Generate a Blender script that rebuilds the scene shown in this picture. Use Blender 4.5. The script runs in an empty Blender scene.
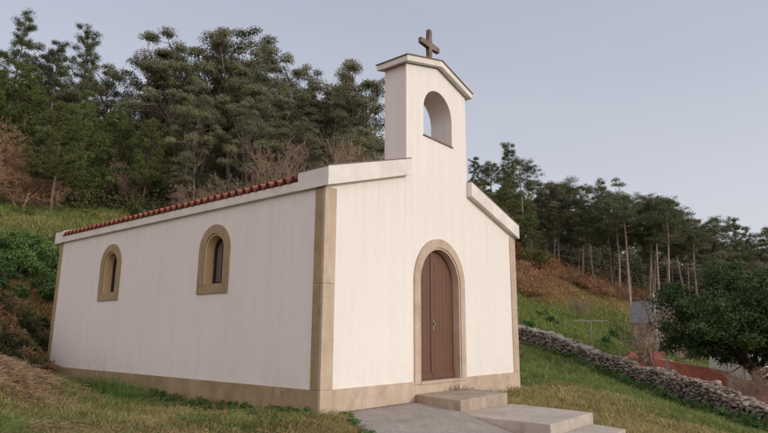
import bpy, bmesh, math, random
import numpy as np
from mathutils import Vector, Matrix
rng = np.random.default_rng(7)
random.seed(7)
S = bpy.context.scene
COL = S.collection

# ------------------------------------------------------------------ camera
FPX = 580.26                       # focal length in pixels of a 768 px wide picture
CP = np.array([-6.2608, -6.3281, 1.1634])
CF = np.array([0.75739918, 0.62163241, 0.19979898])
CR = np.array([0.63337554, -0.77381674, 0.00656386])
CU = np.array([-0.1586881, -0.12157632, 0.97981492])
cd = bpy.data.cameras.new('camera'); cam = bpy.data.objects.new('camera', cd); COL.objects.link(cam)
cd.sensor_width = 36; cd.lens = 36 * FPX / 768; cd.clip_start = 0.1; cd.clip_end = 3000
cam.matrix_world = Matrix(((CR[0], CU[0], -CF[0], CP[0]), (CR[1], CU[1], -CF[1], CP[1]), (CR[2], CU[2], -CF[2], CP[2]), (0, 0, 0, 1)))
S.camera = cam
def at(px, py, z):                 # point seen at a pixel, z metres in front of the camera
    return CP + z * (CF + CR * (px - 384) / FPX - CU * (py - 216.5) / FPX)

# ------------------------------------------------------------------ helpers
def tag(o, label=None, cat=None, group=None, kind=None):
    if label: o['label'] = label
    if cat: o['category'] = cat
    if group: o['group'] = group
    if kind: o['kind'] = kind
    return o
def empty(name, loc=(0, 0, 0), label=None, cat=None, group=None):
    o = bpy.data.objects.new(name, None); COL.objects.link(o); o.location = loc; o.empty_display_size = .2
    return tag(o, label, cat, group)
def link(name, me, mat, parent=None):
    o = bpy.data.objects.new(name, me); COL.objects.link(o)
    if mat is not None: me.materials.append(mat)
    if parent is not None: o.parent = parent
    return o
def from_bm(name, bm, mat, parent=None, smooth=False):
    me = bpy.data.meshes.new(name)
    bmesh.ops.recalc_face_normals(bm, faces=bm.faces[:])
    bm.to_mesh(me); bm.free()
    if smooth: me.polygons.foreach_set('use_smooth', [True] * len(me.polygons))
    return link(name, me, mat, parent)
def np_mesh(name, V, F, attr=None, smooth=False):
    """V (n,3), F (m,k) k=3 or 4; attr dict name->(m,) face floats"""
    me = bpy.data.meshes.new(name)
    k = F.shape[1]; m = len(F)
    me.vertices.add(len(V)); me.vertices.foreach_set('co', np.ascontiguousarray(V, dtype=np.float32).ravel())
    me.loops.add(m * k); me.loops.foreach_set('vertex_index', np.ascontiguousarray(F, dtype=np.int32).ravel())
    me.polygons.add(m); me.polygons.foreach_set('loop_start', np.arange(0, m * k, k, dtype=np.int32))
    if smooth: me.polygons.foreach_set('use_smooth', np.ones(m, dtype=bool))
    me.update(calc_edges=True)
    for n, a in (attr or {}).items():
        at_ = me.attributes.new(n, 'FLOAT', 'FACE'); at_.data.foreach_set('value', np.ascontiguousarray(a, dtype=np.float32))
    return me
def box(bm, x0, x1, y0, y1, z0, z1, bev=0):
    vs = [bm.verts.new(c) for c in ((x0,y0,z0),(x1,y0,z0),(x1,y1,z0),(x0,y1,z0),(x0,y0,z1),(x1,y0,z1),(x1,y1,z1),(x0,y1,z1))]
    fs = [bm.faces.new([vs[i] for i in f]) for f in ((0,3,2,1),(4,5,6,7),(0,1,5,4),(1,2,6,5),(2,3,7,6),(3,0,4,7))]
    if bev:
        es = list({e for f in fs for e in f.edges})
        bmesh.ops.bevel(bm, geom=es, offset=bev, segments=2, affect='EDGES', profile=.6)
def prism(bm, poly, d, bev=0):
    """poly: list of 3-D points (planar), extruded by vector d"""
    a = [bm.verts.new(p) for p in poly]; b = [bm.verts.new(Vector(p) + Vector(d)) for p in poly]
    n = len(poly); fs = [bm.faces.new(a), bm.faces.new(b[::-1])]
    for i in range(n): fs.append(bm.faces.new((a[i], b[i], b[(i+1) % n], a[(i+1) % n])))
    if bev:
        es = list({e for f in fs for e in f.edges})
        bmesh.ops.bevel(bm, geom=es, offset=bev, segments=2, affect='EDGES', profile=.6)
def holed(bm, outer, holes, d):
    """planar face with holes, extruded by d"""
    es = []
    for lp in [outer] + holes:
        vs = [bm.verts.new(p) for p in lp]
        es += [bm.edges.new((vs[i], vs[(i+1) % len(vs)])) for i in range(len(vs))]
    r = bmesh.ops.triangle_fill(bm, edges=es, use_beauty=True, use_dissolve=False)
    fs = [g for g in r['geom'] if isinstance(g, bmesh.types.BMFace)]
    r = bmesh.ops.extrude_face_region(bm, geom=fs)
    vs = [g for g in r['geom'] if isinstance(g, bmesh.types.BMVert)]
    bmesh.ops.translate(bm, verts=vs, vec=d)
def arch(c, hw, z0, zs, n=20):     # outline (u, z), counterclockwise, round arch
    pts = [(c - hw, z0), (c + hw, z0)]
    for i in range(n + 1):
        a = math.pi * i / n
        pts.append((c + hw * math.cos(a), zs + hw * math.sin(a)))
    return pts
def tubes(P0, P1, R0, R1, sides=5):
    P0 = np.asarray(P0, float); P1 = np.asarray(P1, float); R0 = np.asarray(R0, float); R1 = np.asarray(R1, float)
    D = P1 - P0; L = np.linalg.norm(D, axis=1, keepdims=True) + 1e-9; D = D / L
    ref = np.where(np.abs(D[:, 2:3]) > .9, np.array([[1., 0, 0]]), np.array([[0, 0, 1.]]))
    A = np.cross(D, ref); A /= np.linalg.norm(A, axis=1, keepdims=True); B = np.cross(D, A)
    t = np.arange(sides) * 2 * np.pi / sides
    ring = A[:, None] * np.cos(t)[None, :, None] + B[:, None] * np.sin(t)[None, :, None]
    V0 = P0[:, None] + ring * R0[:, None, None]; V1 = P1[:, None] + ring * R1[:, None, None]
    n = len(P0); V = np.concatenate([V0, V1], axis=1).reshape(-1, 3)
    base = (np.arange(n) * 2 * sides)[:, None]; i = np.arange(sides)[None]; j = (np.arange(sides)[None] + 1) % sides
    F = np.stack([base + i, base + j, base + sides + j, base + sides + i], axis=2).reshape(-1, 4)
    return V, F
def cards(C, D, N, L, W, pointed=.25):
    """leaf quads (rhombus like): centre C, long axis D, normal N, length L, width W"""
    D = D / (np.linalg.norm(D, axis=1, keepdims=True) + 1e-9)
    B = np.cross(N, D); B /= (np.linalg.norm(B, axis=1, keepdims=True) + 1e-9)
    L = L[:, None]; W = W[:, None]
    V = np.stack([C - D * L * .5, C + B * W * .5 - D * L * pointed * .3, C + D * L * .5, C - B * W * .5 - D * L * pointed * .3], axis=1).reshape(-1, 3)
    F = np.arange(len(C) * 4).reshape(-1, 4)
    return V, F
def rdir(n, r=None):
    v = (r or rng).normal(size=(n, 3)); return v / np.linalg.norm(v, axis=1, keepdims=True)
def merge(parts):
    Vs, Fs, As, o = [], [], [], 0
    for V, F, A in parts:
        Vs.append(V); Fs.append(F + o); As.append(A); o += len(V)
    return np.concatenate(Vs), np.concatenate(Fs), np.concatenate(As)

# ------------------------------------------------------------------ materials
def nt(name):
    m = bpy.data.materials.new(name); m.use_nodes = True; t = m.node_tree
    b = t.nodes['Principled BSDF']; return m, t, b
def node(t, typ, **kw):
    n = t.nodes.new(typ)
    for k, v in kw.items():
        if k in n.inputs: n.inputs[k].default_value = v
        else: setattr(n, k, v)
    return n
def noise(t, vec, scale, detail=4, rough=.55, lo=.35, hi=.65):
    n = node(t, 'ShaderNodeTexNoise', Scale=scale, Detail=detail, Roughness=rough); t.links.new(vec, n.inputs['Vector'])
    mr = node(t, 'ShaderNodeMapRange'); mr.inputs['From Min'].default_value = lo; mr.inputs['From Max'].default_value = hi
    t.links.new(n.outputs['Fac'], mr.inputs['Value']); return mr.outputs['Result']
def mixc(t, fac, a, b, mode='MIX'):
    n = node(t, 'ShaderNodeMix', data_type='RGBA', blend_type=mode)
    for s, v in ((n.inputs[0], fac), (n.inputs[6], a), (n.inputs[7], b)):
        if isinstance(v, bpy.types.NodeSocket): t.links.new(v, s)
        elif isinstance(v, (int, float)): s.default_value = v
        else: s.default_value = (*v, 1)
    return n.outputs[2]
def gpos(t): return node(t, 'ShaderNodeNewGeometry').outputs['Position']
def bump(t, b, h, strength, dist):
    n = node(t, 'ShaderNodeBump', Strength=strength, Distance=dist); t.links.new(h, n.inputs['Height']); t.links.new(n.outputs['Normal'], b.inputs['Normal'])
def mul(t, a, b, op='MULTIPLY'):
    n = node(t, 'ShaderNodeMath', operation=op)
    for s, v in ((n.inputs[0], a), (n.inputs[1], b)):
        if isinstance(v, bpy.types.NodeSocket): t.links.new(v, s)
        else: s.default_value = v
    return n.outputs[0]
def stretch(t, vec, s):
    n = node(t, 'ShaderNodeMapping'); n.inputs['Scale'].default_value = s; t.links.new(vec, n.inputs['Vector']); return n.outputs[0]

def M_plaster():
    m, t, b = nt('white_plaster'); P = gpos(t)
    streak = noise(t, stretch(t, P, (5, 5, .35)), 1.0, 5, .6, .42, .8)
    big = noise(t, P, .7, 3, .5, .35, .7)
    c = mixc(t, mul(t, streak, .55), (.81, .79, .745), (.73, .70, .65))
    c = mixc(t, mul(t, big, .35), c, (.75, .72, .67))
    # rain stain and splash band low on the wall
    sx = node(t, 'ShaderNodeSeparateXYZ'); t.links.new(P, sx.inputs[0])
    low = node(t, 'ShaderNodeMapRange'); low.inputs['From Min'].default_value = .95; low.inputs['From Max'].default_value = .3
    t.links.new(sx.outputs['Z'], low.inputs['Value'])
    c = mixc(t, mul(t, mul(t, low.outputs[0], noise(t, P, 3.5, 5, .6, .4, .7)), .28), c, (.52, .44, .33))
    # drips running down from the copings, and fine trowel mottling
    up = node(t, 'ShaderNodeMapRange'); up.inputs['From Min'].default_value = 1.9; up.inputs['From Max'].default_value = 3.5; t.links.new(sx.outputs['Z'], up.inputs['Value'])
    c = mixc(t, mul(t, mul(t, up.outputs[0], noise(t, stretch(t, P, (9, 9, .25)), 1.0, 5, .65, .5, .75)), .3), c, (.55, .50, .42))
    c = mixc(t, mul(t, noise(t, P, 6, 6, .7, .4, .7), .16), c, (.62, .58, .52))
    t.links.new(c, b.inputs['Base Color']); b.inputs['Roughness'].default_value = .85
    bump(t, b, node(t, 'ShaderNodeTexNoise', Scale=140.0, Detail=4).outputs['Fac'], .25, .004)
    return m
def M_stone(name, c1, c2, c3, sc=6, spk=.5):
    m, t, b = nt(name); P = gpos(t)
    n1 = noise(t, P, sc * .25, 5, .6); n2 = noise(t, P, sc * 9, 3, .6, .35, .68)
    st = noise(t, stretch(t, P, (4, 4, .5)), 1.5, 4, .6, .5, .75)
    c = mixc(t, n1, c1, c2); c = mixc(t, mul(t, st, .7), c, c3); c = mixc(t, mul(t, noise(t, P, 2.3, 6, .65, .48, .72), .5), c, tuple(v * .72 for v in c3)); c = mixc(t, mul(t, noise(t, P, 4.1, 4, .6, .52, .75), .45), c, tuple(min(1, v * 1.25) for v in c2)); c = mixc(t, mul(t, n2, spk * .5), c, tuple(v * .55 for v in c1))
    t.links.new(c, b.inputs['Base Color']); b.inputs['Roughness'].default_value = .85
    bump(t, b, n2, .3, .004); return m
def M_plain(name, c, rough=.6, metal=0, var=.25, sc=4, bmp=0):
    m, t, b = nt(name); P = gpos(t)
    n1 = noise(t, P, sc, 5, .6)
    cc = mixc(t, n1, c, tuple(v * (1 - var) for v in c)); t.links.new(cc, b.inputs['Base Color'])
    b.inputs['Roughness'].default_value = rough; b.inputs['Metallic'].default_value = metal
    if bmp: bump(t, b, noise(t, P, sc * 12, 3), .4, bmp)
    return m
def M_door():
    m, t, b = nt('painted_door_wood'); P = gpos(t)
    g = noise(t, stretch(t, P, (60, 60, 1.2)), 1.0, 5, .6, .35, .7)
    w = noise(t, P, 5, 4, .6, .4, .8)
    c = mixc(t, g, (.145, .066, .036), (.095, .04, .023)); c = mixc(t, mul(t, w, .4), c, (.16, .072, .045))
    t.links.new(c, b.inputs['Base Color']); b.inputs['Roughness'].default_value = .5
    bump(t, b, g, .3, .003); return m
def M_leaf(name, ca, cb, cc, rough=.55, trans=.3):
    """ca..cb by the leaf's own tint; cc = a share of odd coloured leaves; per-tree variation through Object Info"""
    m, t, b = nt(name)
    a = node(t, 'ShaderNodeAttribute', attribute_name='tint').outputs['Fac']
    oi = node(t, 'ShaderNodeObjectInfo').outputs['Random']
    c = mixc(t, a, ca, cb)
    r = node(t, 'ShaderNodeMapRange'); r.inputs['From Min'].default_value = .93; r.inputs['From Max'].default_value = 1; t.links.new(a, r.inputs['Value'])
    c = mixc(t, r.outputs[0], c, cc)
    h = node(t, 'ShaderNodeHueSaturation'); t.links.new(c, h.inputs['Color'])
    t.links.new(mul(t, mul(t, oi, .02), .483, 'ADD'), h.inputs['Hue']); t.links.new(mul(t, mul(t, oi, .35), .82, 'ADD'), h.inputs['Value'])
    b.inputs['Roughness'].default_value = rough; b.inputs['Specular IOR Level'].default_value = .3
    t.links.new(h.outputs[0], b.inputs['Base Color'])
    tr = node(t, 'ShaderNodeBsdfTranslucent'); t.links.new(h.outputs[0], tr.inputs['Color'])
    mx = node(t, 'ShaderNodeMixShader'); mx.inputs[0].default_value = trans
    t.links.new(b.outputs[0], mx.inputs[1]); t.links.new(tr.outputs[0], mx.inputs[2])
    t.links.new(mx.outputs[0], t.nodes['Material Output'].inputs['Surface']); return m
def M_bark(name, c1, c2, sc=3):
    m, t, b = nt(name); P = gpos(t)
    n1 = noise(t, stretch(t, P, (2, 2, .5)), sc, 5, .6); c = mixc(t, n1, c1, c2); t.links.new(c, b.inputs['Base Color'])
    b.inputs['Roughness'].default_value = .9; return m

MAT = dict(
    plaster=M_plaster(),
    shade_toned=M_stone('shade_toned_ochre_granite', (.335, .255, .145), (.41, .32, .19), (.22, .175, .085)),  # ochre granite with the shade of the side faces put into its colour
    granite=M_stone('tan_granite', (.50, .395, .30), (.57, .46, .365), (.40, .30, .19)),
    cap=M_plain('coping_paint', (.78, .75, .69), .85, 0, .16, 3),
    flash=M_plain('brown_tile_edge', (.22, .15, .115), .7),
    terracotta=M_plain('terracotta', (.46, .15, .08), .75, 0, .45, 7, .004),
    door=M_door(), glass=None,
    dark=M_plain('dark_wood', (.045, .022, .015), .5),
    steel=M_plain('worn_steel', (.36, .31, .26), .5, .7),
    step=M_stone('step_concrete', (.38, .305, .235), (.46, .385, .31), (.22, .18, .12), 8, .8),
    slab=M_stone('slab_concrete', (.47, .42, .36), (.56, .50, .43), (.34, .295, .23), 7, 1.1),
    pad=M_stone('aggregate_concrete', (.34, .30, .265), (.45, .405, .36), (.24, .21, .175), 6, 1.9),
    crossstone=M_plain('weathered_stone', (.25, .195, .16), .9, 0, .4, 9, .006),
)
m, t, b = nt('window_glass'); b.inputs['Base Color'].default_value = (.13, .125, .12, 1); b.inputs['Roughness'].default_value = .12; MAT['glass'] = m
MAT['curtain'] = M_plain('pale_curtain', (.5, .48, .46), .8)

LEAF = dict(
    pine=M_leaf('pine_needles', (.075, .115, .034), (.18, .23, .075), (.25, .20, .08)),
    mpine=M_leaf('maritime_pine_needles', (.07, .10, .048), (.16, .195, .085), (.23, .19, .09)),
    euc=M_leaf('eucalyptus_leaves', (.11, .125, .068), (.26, .265, .145), (.32, .22, .12)),
    dark=M_leaf('laurel_leaves', (.032, .062, .018), (.08, .125, .035), (.12, .17, .05), .5, .25),
    bramble=M_leaf('bramble_leaves', (.05, .125, .03), (.12, .23, .06), (.24, .22, .07)),
    brown=M_leaf('dead_bracken', (.30, .18, .085), (.43, .285, .15), (.28, .24, .10)),
    shrub=M_leaf('shrub_leaves', (.06, .085, .028), (.11, .12, .045), (.2, .12, .05)),
)
BARK = dict(
    grey=M_bark('grey_bark', (.20, .165, .135), (.11, .085, .068)),
    pale=M_bark('pale_bark', (.40, .33, .27), (.24, .185, .145)),
    pine=M_bark('pine_bark', (.20, .13, .09), (.10, .066, .048)),
    red=M_bark('reddish_twigs', (.38, .245, .15), (.27, .16, .095)),
    twig=M_bark('tan_twigs', (.36, .27, .19), (.22, .16, .11)),
    darkb=M_bark('dark_bark', (.07, .052, .042), (.04, .03, .025)),
)

# ------------------------------------------------------------------ terrain
W, L = 6.36, 9.70
ctl = [(0, 0, 0), (-1, 0, -.02), (-1.2, 3, -.03), (-1.2, 6, 0), (0, 3, -.02), (0, 6, 0), (0, 9.7, .06), (-3, 3, -.05), (-3, 6, .05), (-3, -1, -.1), (-1.5, -2.5, -.2),
       (W, 0, -.06), (W, 5, 0), (W, 10, .35), (3, 5, 0), (3, 10.6, .6), (0.3, 11.2, .5), (3, 13, 2.0), (.5, 13, 2.2), (7, 14, 1.6), (9, 8, .2), (8, 2, -.18),
       (0, -1.4, -.1), (2, -2.8, -.36), (3, -4, -.5), (0, -4, -.4), (-3, -4, -.38), (-6.3, -6.3, -.45), (-10, -10, -1), (4.5, -1.3, -.13), (4.2, -2.6, -.27), (4, 0, -.02), (-7, 0, .2), (-9, 4, 1.2)]
def cp(px, py, z): ctl.append(tuple(at(px, py, z)))
for a in [(560,380,17),(600,395,14),(640,411,12.5),(660,433,10.5),
          (535,350,34),(590,367,27),(640,386,23.5),(700,411,18.5),(768,436,15),(820,450,12),
          (600,345,42),(560,332,46),(545,312,60),(585,310,66),(620,302,78),(608,325,58),(635,349,50),(642,352,56),(655,352,50),
          (515,250,90),(540,268,90),(570,290,88),(600,292,90),(640,298,92),(700,300,96),(768,305,100),(850,310,100),
          (640,374,36),(655,354,60),(700,385,32),(768,412,26),(850,430,24),(700,345,60),(768,345,60),
          (0,197,45),(50,206,45),(100,214,45),(150,208,50),(-80,190,45),(0,222,36),(55,226,36),(0,262,25),(52,268,22),
          (0,318,14.5),(30,325,15),(46,345,16.0),(-60,300,14),(-120,280,12),
          (0,352,9.3),(12,357,10),(25,378,9.6),(50,396,9.2),(85,409,8.6),(0,395,7.9),(30,408,8),(60,420,7.8),(0,425,6.9),(100,428,7.3),
          (-60,360,8),(-60,420,6.2),
          (250,215,62),(350,222,66),(430,232,75),(480,240,82),
          (0,130,80),(-100,125,80),(150,120,95),(300,150,105),(420,185,115),(520,235,130),(600,260,150),(700,275,170),(768,288,180),(850,288,180)]: cp(*a)
for a in [(-60, 60, 18), (-80, 0, 10), (-60, -60, -6), (0, -60, -14), (60, -60, -22), (120, -40, -25), (160, 20, -12), (110, -5, -10), (40, -25, -9), (15, -15, -2.6), (30, -8, -3.4),
          (300, 0, -10), (300, 200, 25), (200, 300, 40), (0, 300, 60), (-200, 300, 70), (-300, 0, 20), (-300, -300, -20), (0, -300, -50), (300, -300, -50), (300, 300, 30)]: ctl.append(a)
CT = np.array(ctl, float)
def phi(d): return -np.sqrt(d * d + .64)
_A = phi(np.linalg.norm(CT[:, None, :2] - CT[None, :, :2], axis=2)); NC = len(CT)
_M = np.zeros((NC + 1, NC + 1)); _M[:NC, :NC] = _A + np.eye(NC) * .15; _M[:NC, NC] = 1; _M[NC, :NC] = 1
_w = np.linalg.solve(_M, np.append(CT[:, 2], 0))
def ter(X, Y):
    X = np.asarray(X, float); Y = np.asarray(Y, float); sh = X.shape
    Q = np.stack([X.ravel(), Y.ravel()], 1); out = np.empty(len(Q))
    for i in range(0, len(Q), 20000):
        q = Q[i:i + 20000]
        out[i:i + 20000] = phi(np.linalg.norm(q[:, None] - CT[None, :, :2], axis=2)) @ _w[:NC] + _w[NC]
    X_, Y_ = Q[:, 0], Q[:, 1]; dc = np.hypot(X_ - CP[0], Y_ - CP[1])
    out += (vnoise(X_, Y_, 7, 1) - .5) * np.clip((dc - 22) / 30, 0, 1) * 1.2 + (vnoise(X_, Y_, 1.7, 8) - .5) * np.clip((dc - 10) / 10, 0, 1) * .12
    return out.reshape(sh)
def h(x, y): return float(ter(np.array([x]), np.array([y]))[0])

def vnoise(X, Y, s, seed=0):       # smooth value noise in numpy
    r = np.random.default_rng(seed); G = r.random((256, 256))
    x = X / s; y = Y / s; xi = np.floor(x).astype(int); yi = np.floor(y).astype(int); fx = x - xi; fy = y - yi
    fx = fx * fx * (3 - 2 * fx); fy = fy * fy * (3 - 2 * fy)
    g = lambda a, b: G[a % 256, b % 256]
    return (g(xi, yi) * (1 - fx) + g(xi + 1, yi) * fx) * (1 - fy) + (g(xi, yi + 1) * (1 - fx) + g(xi + 1, yi + 1) * fx) * fy

# ground cover regions: colour anchors carried by world position (x, y) -> lush, dry, bracken, litter
anch = []
def ca(px, py, z, k, r): q = at(px, py, z); anch.append((q[0], q[1], k, r))
LUSH, DRY, BRK, LIT, STRAW = range(5)
for a in [(60,388,12,LUSH,2.0),(130,392,11,LUSH,2.0),(200,410,8.5,DRY,1.5),(280,425,7.5,DRY,1.2),(120,425,7.6,STRAW,1.0),(170,433,7,DRY,1.2),
          (12,364,9.6,STRAW,1.0),(0,392,8.2,STRAW,.6),(46,390,9.2,STRAW,.75),(30,378,9.2,DRY,.35),(8,376,8.8,LUSH,.3),(25,400,8.3,DRY,.8),(75,402,9.2,DRY,.7),(10,380,8.8,BRK,.4),(0,428,7,LUSH,.9),(60,428,7.4,LUSH,.9),(240,415,8,LUSH,.8),(320,428,7.2,DRY,.8),(70,378,13.5,LUSH,1.5),
          (530,375,18,LUSH,3),(560,372,24,LUSH,4),(600,382,21,LUSH,3.5),(650,400,17,LUSH,3),(700,425,13.5,LUSH,2),(530,388,14.5,DRY,1.8),(560,395,12.5,DRY,2),(600,405,11.5,DRY,2),(640,425,10,DRY,2),(620,398,14.5,DRY,2),(680,430,11,DRY,1),
          (545,325,50,LUSH,5),(520,290,75,BRK,8),(560,275,88,BRK,10),(600,285,90,BRK,9),(640,292,92,LIT,9),(560,300,70,BRK,7),(600,310,66,LUSH,8),(620,325,55,LUSH,8),(585,330,50,LUSH,6),(640,310,75,DRY,6),(700,310,90,LIT,12),(640,345,50,LUSH,8),
          (0,215,40,LUSH,4),(30,225,36,DRY,1.5),(60,212,42,LUSH,5),(0,240,30,LUSH,2),(90,218,43,DRY,3),(0,180,60,LIT,12),(100,180,60,LIT,14),(250,180,75,LIT,20),(400,200,90,LIT,20),(600,250,140,LIT,30),(768,270,160,LIT,30),
          (20,320,15,BRK,2),(0,300,16,DRY,1.5),(45,300,18,BRK,1.5),(10,335,13,BRK,1.5),(25,345,12.5,DRY,1),(45,355,14,LIT,1)]: ca(*a)
anch += [(3, -5, DRY, 3), (-3, -5, DRY, 2), (-6, -6, LUSH, 3), (8, 4, LUSH, 2), (8, 0, DRY, 1.5)]
AN = np.array([a[:2] for a in anch]); AK = np.array([a[2] for a in anch]); AR = np.array([a[3] for a in anch])
def cover(X, Y):
    n = len(X); out = np.zeros((n, 5))
    jx = X + (vnoise(X, Y, 1.1, 3) - .5) * 1.6; jy = Y + (vnoise(X, Y, 1.1, 4) - .5) * 1.6
    for i in range(0, n, 40000):
        d = np.sqrt((jx[i:i+40000, None] - AN[None, :, 0]) ** 2 + (jy[i:i+40000, None] - AN[None, :, 1]) ** 2) / AR
        w = 1 / (d ** 3 + .05)
        for k in range(5): out[i:i+40000, k] = w[:, AK == k].sum(1)
    return out / out.sum(1, keepdims=True)
NU = 420
u = np.linspace(-1, 1, NU); g = 9 * np.sinh(u * 5.0) / math.sinh(5.0) * 55
GX, GY = np.meshgrid(g + 1.0, g + 2.0, indexing='ij')
GZ = ter(GX, GY)
GZ += (vnoise(GX, GY, .55, 2) - .5) * .07 * np.clip((np.hypot(np.clip(GX, 0, W) - GX, np.clip(GY, -3, L) - GY)) / .5, 0, 1)
V = np.stack([GX, GY, GZ], 2).reshape(-1, 3)
I = np.arange(NU * NU).reshape(NU, NU)
F = np.stack([I[:-1, :-1], I[1:, :-1], I[1:, 1:], I[:-1, 1:]], 2).reshape(-1, 4)
me = np_mesh('ground', V, F, smooth=True)
cv = cover(V[:, 0], V[:, 1])
PAL = np.array([(.10, .12, .04), (.20, .16, .065), (.25, .14, .065), (.06, .045, .03), (.34, .24, .15)])
gc = np.concatenate([cv @ PAL, np.ones((len(V), 1))], 1)
a = me.color_attributes.new('cover', 'FLOAT_COLOR', 'POINT'); a.data.foreach_set('color', gc.astype(np.float32).ravel())
m, t, b = nt('ground_cover'); P = gpos(t)
c = node(t, 'ShaderNodeAttribute', attribute_name='cover').outputs['Color']
c = mixc(t, mul(t, noise(t, P, 1.3, 6, .65), .5), c, (.10, .078, .03)); c = mixc(t, mul(t, noise(t, P, 9, 6, .7, .45, .75), .6), c, (.035, .032, .014))
t.links.new(c, b.inputs['Base Color']); b.inputs['Roughness'].default_value = 1; b.inputs['Specular IOR Level'].default_value = .1
bump(t, b, noise(t, P, 14, 6, .7), .8, .05)
tag(link('ground', me, m), kind='structure')

# ------------------------------------------------------------------ chapel
CH = empty('chapel', (0, 0, 0), 'small white chapel with tan stone trim and open bell gable on the grassy slope', 'chapel')
ZP, ZS, ZC = .355, 3.45, 3.772
SL = .297                                    # gable slope
X1, X2 = 2.10, 4.26                          # bell gable sides
XC = W / 2
def gz(x): return ZC + SL * (min(x, W - x))  # coping top line
TH = .53                                     # depth of the front wall
DC = XC; 
# front wall with door and bell openings
bm = bmesh.new()
ZT = 6.335; DT = .12; TSL = .27
cb = .31                                     # coping height
eps = .02
out = [(0, 0, -.6), (W, 0, -.6), (W, 0, gz(W) - eps), (X2, 0, gz(X2) - eps), (X2, 0, ZT + .01), (XC, 0, ZT + .01 + TSL * (XC - X1)), (X1, 0, ZT + .01), (X1, 0, gz(X1) - eps), (0, 0, gz(0) - eps)]
dhole = [(x, 0, z) for x, z in arch(DC, .80, .30, 2.15, 24)]
bhole = [(x, 0, z) for x, z in arch(DC, .515, 5.05, 5.60, 28)]
holed(bm, out, [dhole, bhole], (0, TH, 0))
from_bm('front_wall', bm, MAT['plaster'], CH)
bm = bmesh.new()
def win_c(): return (2.86, 6.85)
sout = [(0, TH, -.6), (0, L, -.6), (0, L, ZS + .02), (0, TH, ZS + .02)]
holes = [[(0, y, z) for y, z in arch(c, .40, 1.98, 2.69, 20)] for c in win_c()]
holed(bm, sout, holes, (.35, 0, 0))
from_bm('side_wall', bm, MAT['plaster'], CH)
bm = bmesh.new(); box(bm, W - .35, W, TH, L, -.6, ZS + .02); from_bm('side_wall', bm, MAT['plaster'], CH)
bm = bmesh.new(); prism(bm, [(.35, L - .35, -.6), (W - .35, L - .35, -.6), (W - .35, L - .35, gz(.35) - .05), (XC, L - .35, gz(XC) - .05), (.35, L - .35, gz(.35) - .05)], (0, .345, 0)); from_bm('rear_wall', bm, MAT['plaster'], CH)

# plinth: stone blocks proud of the wall with narrow joints
pr = .022
def run(a, b, cuts, f):
    pts = [a] + cuts + [b]
    for i in range(len(pts) - 1): f(pts[i] + (.0012 if i else 0), pts[i + 1] - (.0012 if i < len(pts) - 2 else 0))
dl, dr = DC - .855, DC + .855
bm = bmesh.new()
run(-pr, dl, [1.0], lambda a, b: box(bm, a, b, -pr, .03, -.6, ZP, .003))
run(dr, W + pr, [5.2], lambda a, b: box(bm, a, b, -pr, .03, -.6, ZP, .003))
box(bm, dl + .003, dr - .003, -pr, .2, -.6, .296, .004)
from_bm('plinth', bm, MAT['granite'], CH)
bm = bmesh.new()
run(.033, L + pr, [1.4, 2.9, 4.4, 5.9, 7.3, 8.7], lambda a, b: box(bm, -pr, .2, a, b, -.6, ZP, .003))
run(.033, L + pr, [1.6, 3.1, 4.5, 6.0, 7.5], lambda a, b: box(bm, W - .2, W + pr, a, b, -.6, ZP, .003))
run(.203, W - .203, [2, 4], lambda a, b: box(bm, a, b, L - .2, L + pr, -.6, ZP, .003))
from_bm('plinth', bm, MAT['shade_toned'], CH)
def pil(xa, xb, ya, yb, cuts, ztop, mt):
    bm = bmesh.new(); zz = [ZP + .003] + cuts + [ztop]
    for i in range(len(zz) - 1): box(bm, xa, xb, ya, yb, zz[i] + (.003 if i else 0), zz[i + 1], .005)
    from_bm('corner_pilaster', bm, MAT[mt], CH)
pil(-pr, .235, -pr, .03, [1.93], ZS - .002, 'granite'); pil(-pr, .2, .033, .20, [1.93], ZS - .002, 'shade_toned')  # corner split so the side slab takes the darker shade-toned granite
pil(W - .235, W + pr, -pr, .03, [1.75], ZS - .002, 'granite'); pil(W - .2, W + pr, .033, .20, [1.75], ZS - .002, 'shade_toned')
pil(-pr, .15, L - .135, L + pr, [1.8], ZS - .002, 'shade_toned'); pil(W - .15, W + pr, L - .135, L + pr, [1.8], ZS - .002, 'shade_toned')

# coping of the front gable, in two rakes, with a thin brown tile edge on top
def rake(xa, xb, y0, y1, par, top=True):
    bm = bmesh.new()
    za, zb = gz(xa), gz(xb)
    prism(bm, [(xa, y0, za - cb), (xb, y0, zb - cb), (xb, y0, zb), (xa, y0, za)], (0, y1 - y0, 0), .006)
    o = from_bm('coping', bm, MAT['cap'], par)
    bm = bmesh.new(); e = .012
    prism(bm, [(xa - (e if xa < XC else -.0), y0 - e, za + .002), (xb + (e if xb > XC else 0), y0 - e, zb + .002), (xb + (e if xb > XC else 0), y0 - e, zb + .016), (xa - (e if xa < XC else 0), y0 - e, za + .016)], (0, y1 - y0 + 2 * e, 0))
    from_bm('tile_edge', bm, MAT['flash'], o)
OV = .07
rake(-OV, X1 - .002, -.125, .58, CH); rake(X2 + .002, W + OV, -.125, .58, CH)
# rear coping: sits low, level with the roof
rake(-OV, XC - .002, L - .22, L + .27, CH); rake(XC + .002, W + OV, L - .22, L + .27, CH)
# side cornices below the tiles
for s in (0, 1):
    bm = bmesh.new()
    xa, xb = (-OV, .3) if s == 0 else (W - .3, W + OV)
    box(bm, xa, xb, .583, L - .223, ZS, 3.60, .006); from_bm('cornice', bm, MAT['cap'], CH)

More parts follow.
